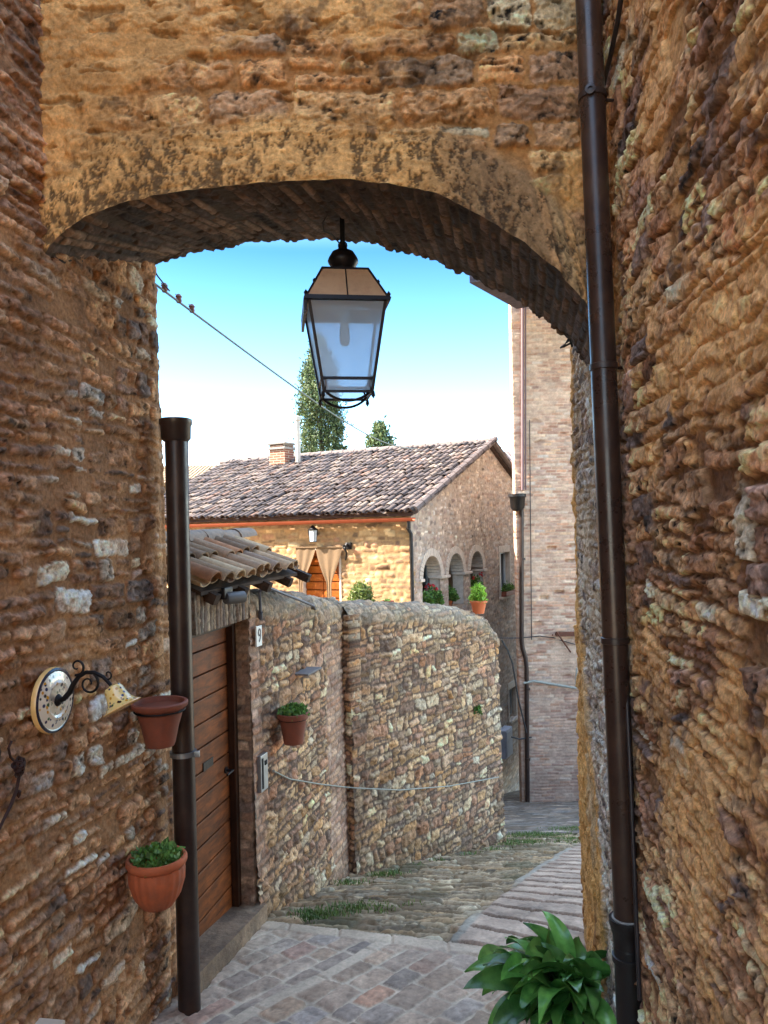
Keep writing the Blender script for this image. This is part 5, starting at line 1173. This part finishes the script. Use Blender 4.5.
# iron rose at the left edge
mb = MB(); f = lambda px, py, o=.03: WL(px, py, o)
mb.tube([f(-4, 838), f(3, 822), f(11, 806), f(17, 790), f(20, 775), f(18, 764)], [.004, .005, .006, .006, .006, .005], 8)
mb.tube([f(18, 764), f(11, 757), f(9, 748), f(12, 741)], .0045, 7); mb.tube([f(-3, 744), f(0, 752), f(-2, 762)], .006, 7)
cR = V3(f(16, 766, .04)); r5 = np.random.RandomState(5)
for k in range(11):
    a = k*2.4; rr = .008+.0022*k; c1 = cR+LY*math.cos(a)*rr*.8+V3([0, 0, math.sin(a)*rr*.9])+NL*(.014-.001*k); mb.lathe([(.003, 0), (.011, .006), (.014, .014), (.012, .015), (.0, .004)], c1, NL*.9+LY*math.cos(a)*.5+V3([0, 0, math.sin(a)*.5]), n=10)
mb.lathe([(.0, -.03), (.007, -.02), (.010, -.005), (.004, .0)], V3(f(19, 790, .03)), (0, 0, 1), n=8)
mb.build('iron_rose', plain_mat('dark rusted iron', srgb(58, 34, 28), .7, .3, .3, 60, .3), None, smooth=True, label='dark rusted iron rose with a curved stem at the left edge below the ceramic lamp', cat='ornament')
e_ = V3(WL(44, 1022, .02)); mb = MB(); mb.box(e_-LY*.45+NL*.03, (.9, .12, .035), (LY, NL, (0, 0, 1)), bev=.006)
mb.build('stone_ledge', plain_mat('pale ledge stone', srgb(206, 184, 160), .85, 0, .15, 14, .3), None, label='pale thin stone ledge on the left wall at the bottom left corner', cat='ledge')

# ================================================================== DRAINPIPES
def pipe_pts(pa, pb, d): return V3(P(*pa, d)), V3(P(*pb, d))
lp = thing('drainpipe', 'dark brown open-topped drainpipe at the corner beside the wooden door', 'drainpipe', P(190, 1010, 3.80))
p0, p1 = pipe_pts((176, 422), (191, 1050), 3.80); p1 = p1+(p1-p0)*.03
mb = MB(); mb.tube([p0, p1], .056, 24); mb.build('pipe', M_brown, lp, smooth=True)
ax = (p0-p1)/np.linalg.norm(p0-p1)
mb = MB(); mb.lathe([(.061, -.10), (.074, -.085), (.076, -.02), (.082, -.012), (.082, .012), (.074, .016), (.064, .016), (.060, -.03), (0, -.035)], p0, ax, 28); mb.build('collar', M_brown, lp, smooth=True)
for py in (733,):
    f_ = (py-422)/(1030-422); c_ = p0*(1-f_)+p1*f_; mb = MB(); mb.lathe([(.062, -.012), (.067, -.012), (.067, .012), (.062, .012)], c_, ax, 24); mb.box(c_+V3([.072, -.02, 0]), (.03, .02, .03), bev=.003)
    mb.build('clamp', M_steel if py == 733 else M_brown, lp, smooth=True)
mb = MB(); mb.tube([P(190, 742, 3.88), P(191, 772, 3.88)], .010, 10); mb.build('pale_tube', M_white, lp, smooth=True)
mb = MB(); mb.tube([P(187, 430, 3.87), P(190, 730, 3.87)], .010, 8); mb.build('side_tube', plain_mat('steel blue tube', srgb(84, 88, 110), .5, .3, .1, 20, 0), lp, smooth=True)

RD = 2.72
rp0, rp1 = V3(P(586, -60, RD)), V3(P(627, 918, RD)); rp_ = thing('drainpipe', 'long glossy brown drainpipe in front of the craggy right wall', 'drainpipe', P(630, 1060, RD))
rp0 = rp0+(rp0-rp1)*.12
mb = MB(); mb.tube([rp0, rp1], .0455, 32); mb.build('pipe', plain_mat('glossy brown pipe', srgb(56, 38, 31), .3, .2, .22, 7, .1, tint=srgb(74, 52, 40), tscale=5), rp_, smooth=True)
ax = (rp0-rp1)/np.linalg.norm(rp0-rp1); L_ = np.linalg.norm(rp0-rp1)
for py in (97, 367, 640):
    f_ = (py-918)/(-60-918)/1.12; c_ = rp1+(rp0-rp1)*f_; mb = MB(); mb.lathe([(.0462, -.012), (.050, -.010), (.050, .010), (.0462, .012)], c_, ax, 28); mb.tube([c_+V3([.04, .02, 0]), c_+V3([.12, .03, 0])], .006, 6)
    if py == 97: mb.lathe([(.018, 0), (.018, .008), (.008, .010), (.008, .004), (0, .004)], c_+V3([-.02, -.047, 0]), (-.3, -1, 0), 18)
    mb.build('clamp', M_brown, rp_, smooth=True)
mb = MB(); mb.lathe([(.0470, .0), (.062, .002), (.063, -.02), (.058, -.03), (.052, -.06), (.050, -.10), (.0515, -.105)], rp1, ax, 30); e2 = rp1-ax*1.0
mb.tube([rp1-ax*.10, e2], .0505, 30); mb.lathe([(.0505, -.012), (.057, -.010), (.057, .012), (.0505, .014)], rp1-ax*.145, ax, 30); mb.build('socket', M_brown2, rp_, smooth=True)
mb = MB(); mb.lathe([(.0475, .006), (.052, .005), (.0525, .001), (.0475, .001)], rp1, ax, 30); mb.build('cement_ring', M_cement, rp_, smooth=True)
def WR(px, py, off=0.): return onplane(px, py, (XRn(2.95), 2.95, 0), NR, off)
mb = MB(); mb.tube([WR(627, -40, .03), WR(618, 22, .03), WR(611, 55, .03), WR(603, 88, .035)], .009, 10)
mb.tube([WR(603, 88, .035), WR(606, 200, .03), WR(611, 370, .03), WR(620, 560, .03), WR(630, 760, .03), WR(640, 1000, .03)], .0075, 10)
mb.build('cable', plain_mat('dark wall conduit', srgb(52, 44, 44), .4, .3, .15, 20, 0), None, smooth=True, label='thin dark conduit running down the right wall beside the long drainpipe', cat='conduit')
mb = MB(); p = V3(P(572, 338, 4.1)); r6 = np.random.RandomState(2)
for k in range(4): mb.tube([p+V3([.0, 0, .03]), p+V3([r6.normal()*.02, r6.normal()*.02, -.01]), p+V3([r6.normal()*.03, 0, -.04-r6.rand()*.03]), p+V3([.02+r6.normal()*.03, 0, .0])], .006, 6)
mb.build('wire_bundle', M_cable, None, smooth=True, label='tangled dark wire ends where the arch meets the right wall', cat='wire')

# ================================================================== SMALL THINGS ON THE GATE AND WALLS
c_ = V3(onplane(220, 593, GP(0, .02, 0), ng)); t = thing('wall_light', 'small dark floodlight on the brick lintel under the tiles', 'wall light', tuple(c_))
mb = MB(); mb.box(c_+ng*.03, (.12, .06, .07), (dg, ng, (0, 0, 1)), bev=.01); mb.build('housing', M_black, t)
mb = MB(); mb.lathe([(.032, 0), (.036, .02), (.036, .13), (.030, .135)], c_+ng*.05-dg*.03+V3([0, 0, -.03]), dg*.9+ng*.5, 16); mb.build('lamp_head', plain_mat('grey lamp head', srgb(104, 100, 98), .5, .4, .1, 20, 0), t, smooth=True)
sp_ = V3(W1(259, 636, .030)); t = thing('house_number', 'small white enamel house number plate beside the door', 'number plate', tuple(sp_))
mb = MB(); mb.box(sp_, (.085, .012, .135), (d1, n1, (0, 0, 1)), bev=.003); mb.build('plate', M_white, t)
txt = bpy.data.curves.new('number', 'FONT'); txt.body = '9'; txt.size = .13; txt.align_x = 'CENTER'; txt.align_y = 'CENTER'; txt.extrude = .001
to = bpy.data.objects.new('tmp', txt); COL.objects.link(to); bpy.context.view_layer.update(); dg_ = bpy.context.evaluated_depsgraph_get(); me = bpy.data.meshes.new_from_object(to.evaluated_get(dg_)); bpy.data.objects.remove(to)
vv_ = [sp_+d1*v.co.x*.8+V3([0, 0, v.co.y])+n1*(.0085+v.co.z) for v in me.vertices]; ff_ = [tuple(p.vertices) for p in me.polygons]
mk('number', vv_, ff_, plain_mat('dark numeral', srgb(60, 58, 70), .5, 0, .1, 20, 0), t)
sp_ = V3(W1(263, 772, .03)); t = thing('intercom', 'narrow grey metal intercom plate below the number plate', 'intercom', tuple(sp_))
mb = MB(); mb.box(sp_, (.11, .03, .24), (d1, n1, (0, 0, 1)), bev=.004); mb.build('plate', M_steel, t); mb = MB(); mb.box(sp_+n1*.016-d1*.03, (.02, .006, .2), (d1, n1, (0, 0, 1))); mb.box(sp_+n1*.017+V3([0, 0, .06])+d1*.02, (.03, .006, .03), (d1, n1, (0, 0, 1))); mb.build('slot', M_dark, t)
mb = MB(); a = V3(W1(307, 671, .05)); mb.box(a, (.30, .14, .014), (d1, n1, (0, 0, 1)), bev=.003); mb.build('slate_ledge', plain_mat('slate', srgb(120, 112, 108), .8, 0, .2, 20, .3), None, label='thin slate slab projecting from the garden wall above the hung pot', cat='slab')
mb = MB(); pts = [W1(261, 612, .03), W1(260, 592, .05), W1(263, 588, .07), W1(268, 587, .08), W1(280, 592, .09), W1(300, 600, .08), W1(314, 606, .05), W1(316, 610, .0)]
mb.tube(pts, .010, 10); mb.tube([W1(261, 612, .03), W1(261, 618, .01)], .016, 8); mb.build('handrail', plain_mat('painted steel rail', srgb(96, 98, 108), .4, .4, .1, 20, 0), None, smooth=True, label='curved metal handrail at the top of the garden wall right of the tiles', cat='handrail')
mb = MB(); mb.tube([W1(274, 771, .045), W1(290, 779, .05), W1(320, 784, .05), W1(345, 787, .04)], .0055, 7); mb.tube([W1(345, 787, .04), W2(357, 788, .06), W2(400, 790, .07), W2(450, 786, .07), W2(499, 777, .06)], .0055, 7)
mb.tube([W1(274, 771, .02), W1(274, 771, .05)], .010, 8); mb.build('wall_cable', M_cable2, None, smooth=True, label='thin pale cable sagging along both garden walls below mid height', cat='cable')
# overhead cable
oc = thing('overhead_cable', 'overhead cable slanting across the sky from the left wall to the house', 'cable', P(157, 285, 4.2))
d_of = lambda px: 4.2+(16.0-4.2)*((px-157)/(420-157))**1.0
cp_ = []
for f in np.linspace(0, 1, 26):
    D0, D1 = 4.0, 19.5; A0 = V3(P(150, 280, D0)); A1 = V3(P(418, 449, D1)); p = A0*(1-f)+A1*f; p[2] -= .22*math.sin(math.pi*f)*1.2; cp_.append(p)
mb = MB(); mb.tube(cp_, [.0065+.006*i/25 for i in range(26)], 8); mb.build('line', plain_mat('weathered grey cable', srgb(120, 124, 116), .7, 0, .15, 5, 0), oc, smooth=True)
for i_, f in enumerate((.012, .0245, .037)):
    A0 = V3(P(150, 280, 4.0)); A1 = V3(P(418, 449, 19.5)); p = A0*(1-f)+A1*f; p[2] -= .264*math.sin(math.pi*f); mb = MB()
    mb.lathe([(.012, -.006), (.018, .006), (.014, .022), (.020, .030), (.010, .044), (0, .048)], p, n=10); mb.tube([p, p+V3([-.02, .01, .05])], .003, 5); mb.build('clamp', plain_mat('rosy clamp', srgb(150, 110, 104), .7, 0, .1, 20, 0), oc, smooth=True)
mb = MB(); mb.tube([P(150, 262, 4.0), P(158, 276, 4.02), P(170, 291, 4.15)], .004, 6); mb.build('tail_wire', M_cable, oc)

# repeated kinds share a group
for o in bpy.data.objects:
    if o.parent is None and 'label' in o:
        L = o['label']
        if o['category'] == 'flowerpot': o['group'] = 'clay flowerpots on and beside the walls'
        elif 'house arch' in L: o['group'] = 'potted plants in the house arches'
        elif o['category'] == 'tree': o['group'] = 'conifers behind the house'
        elif o['category'] == 'drainpipe': o['group'] = 'brown drainpipes of the alley'
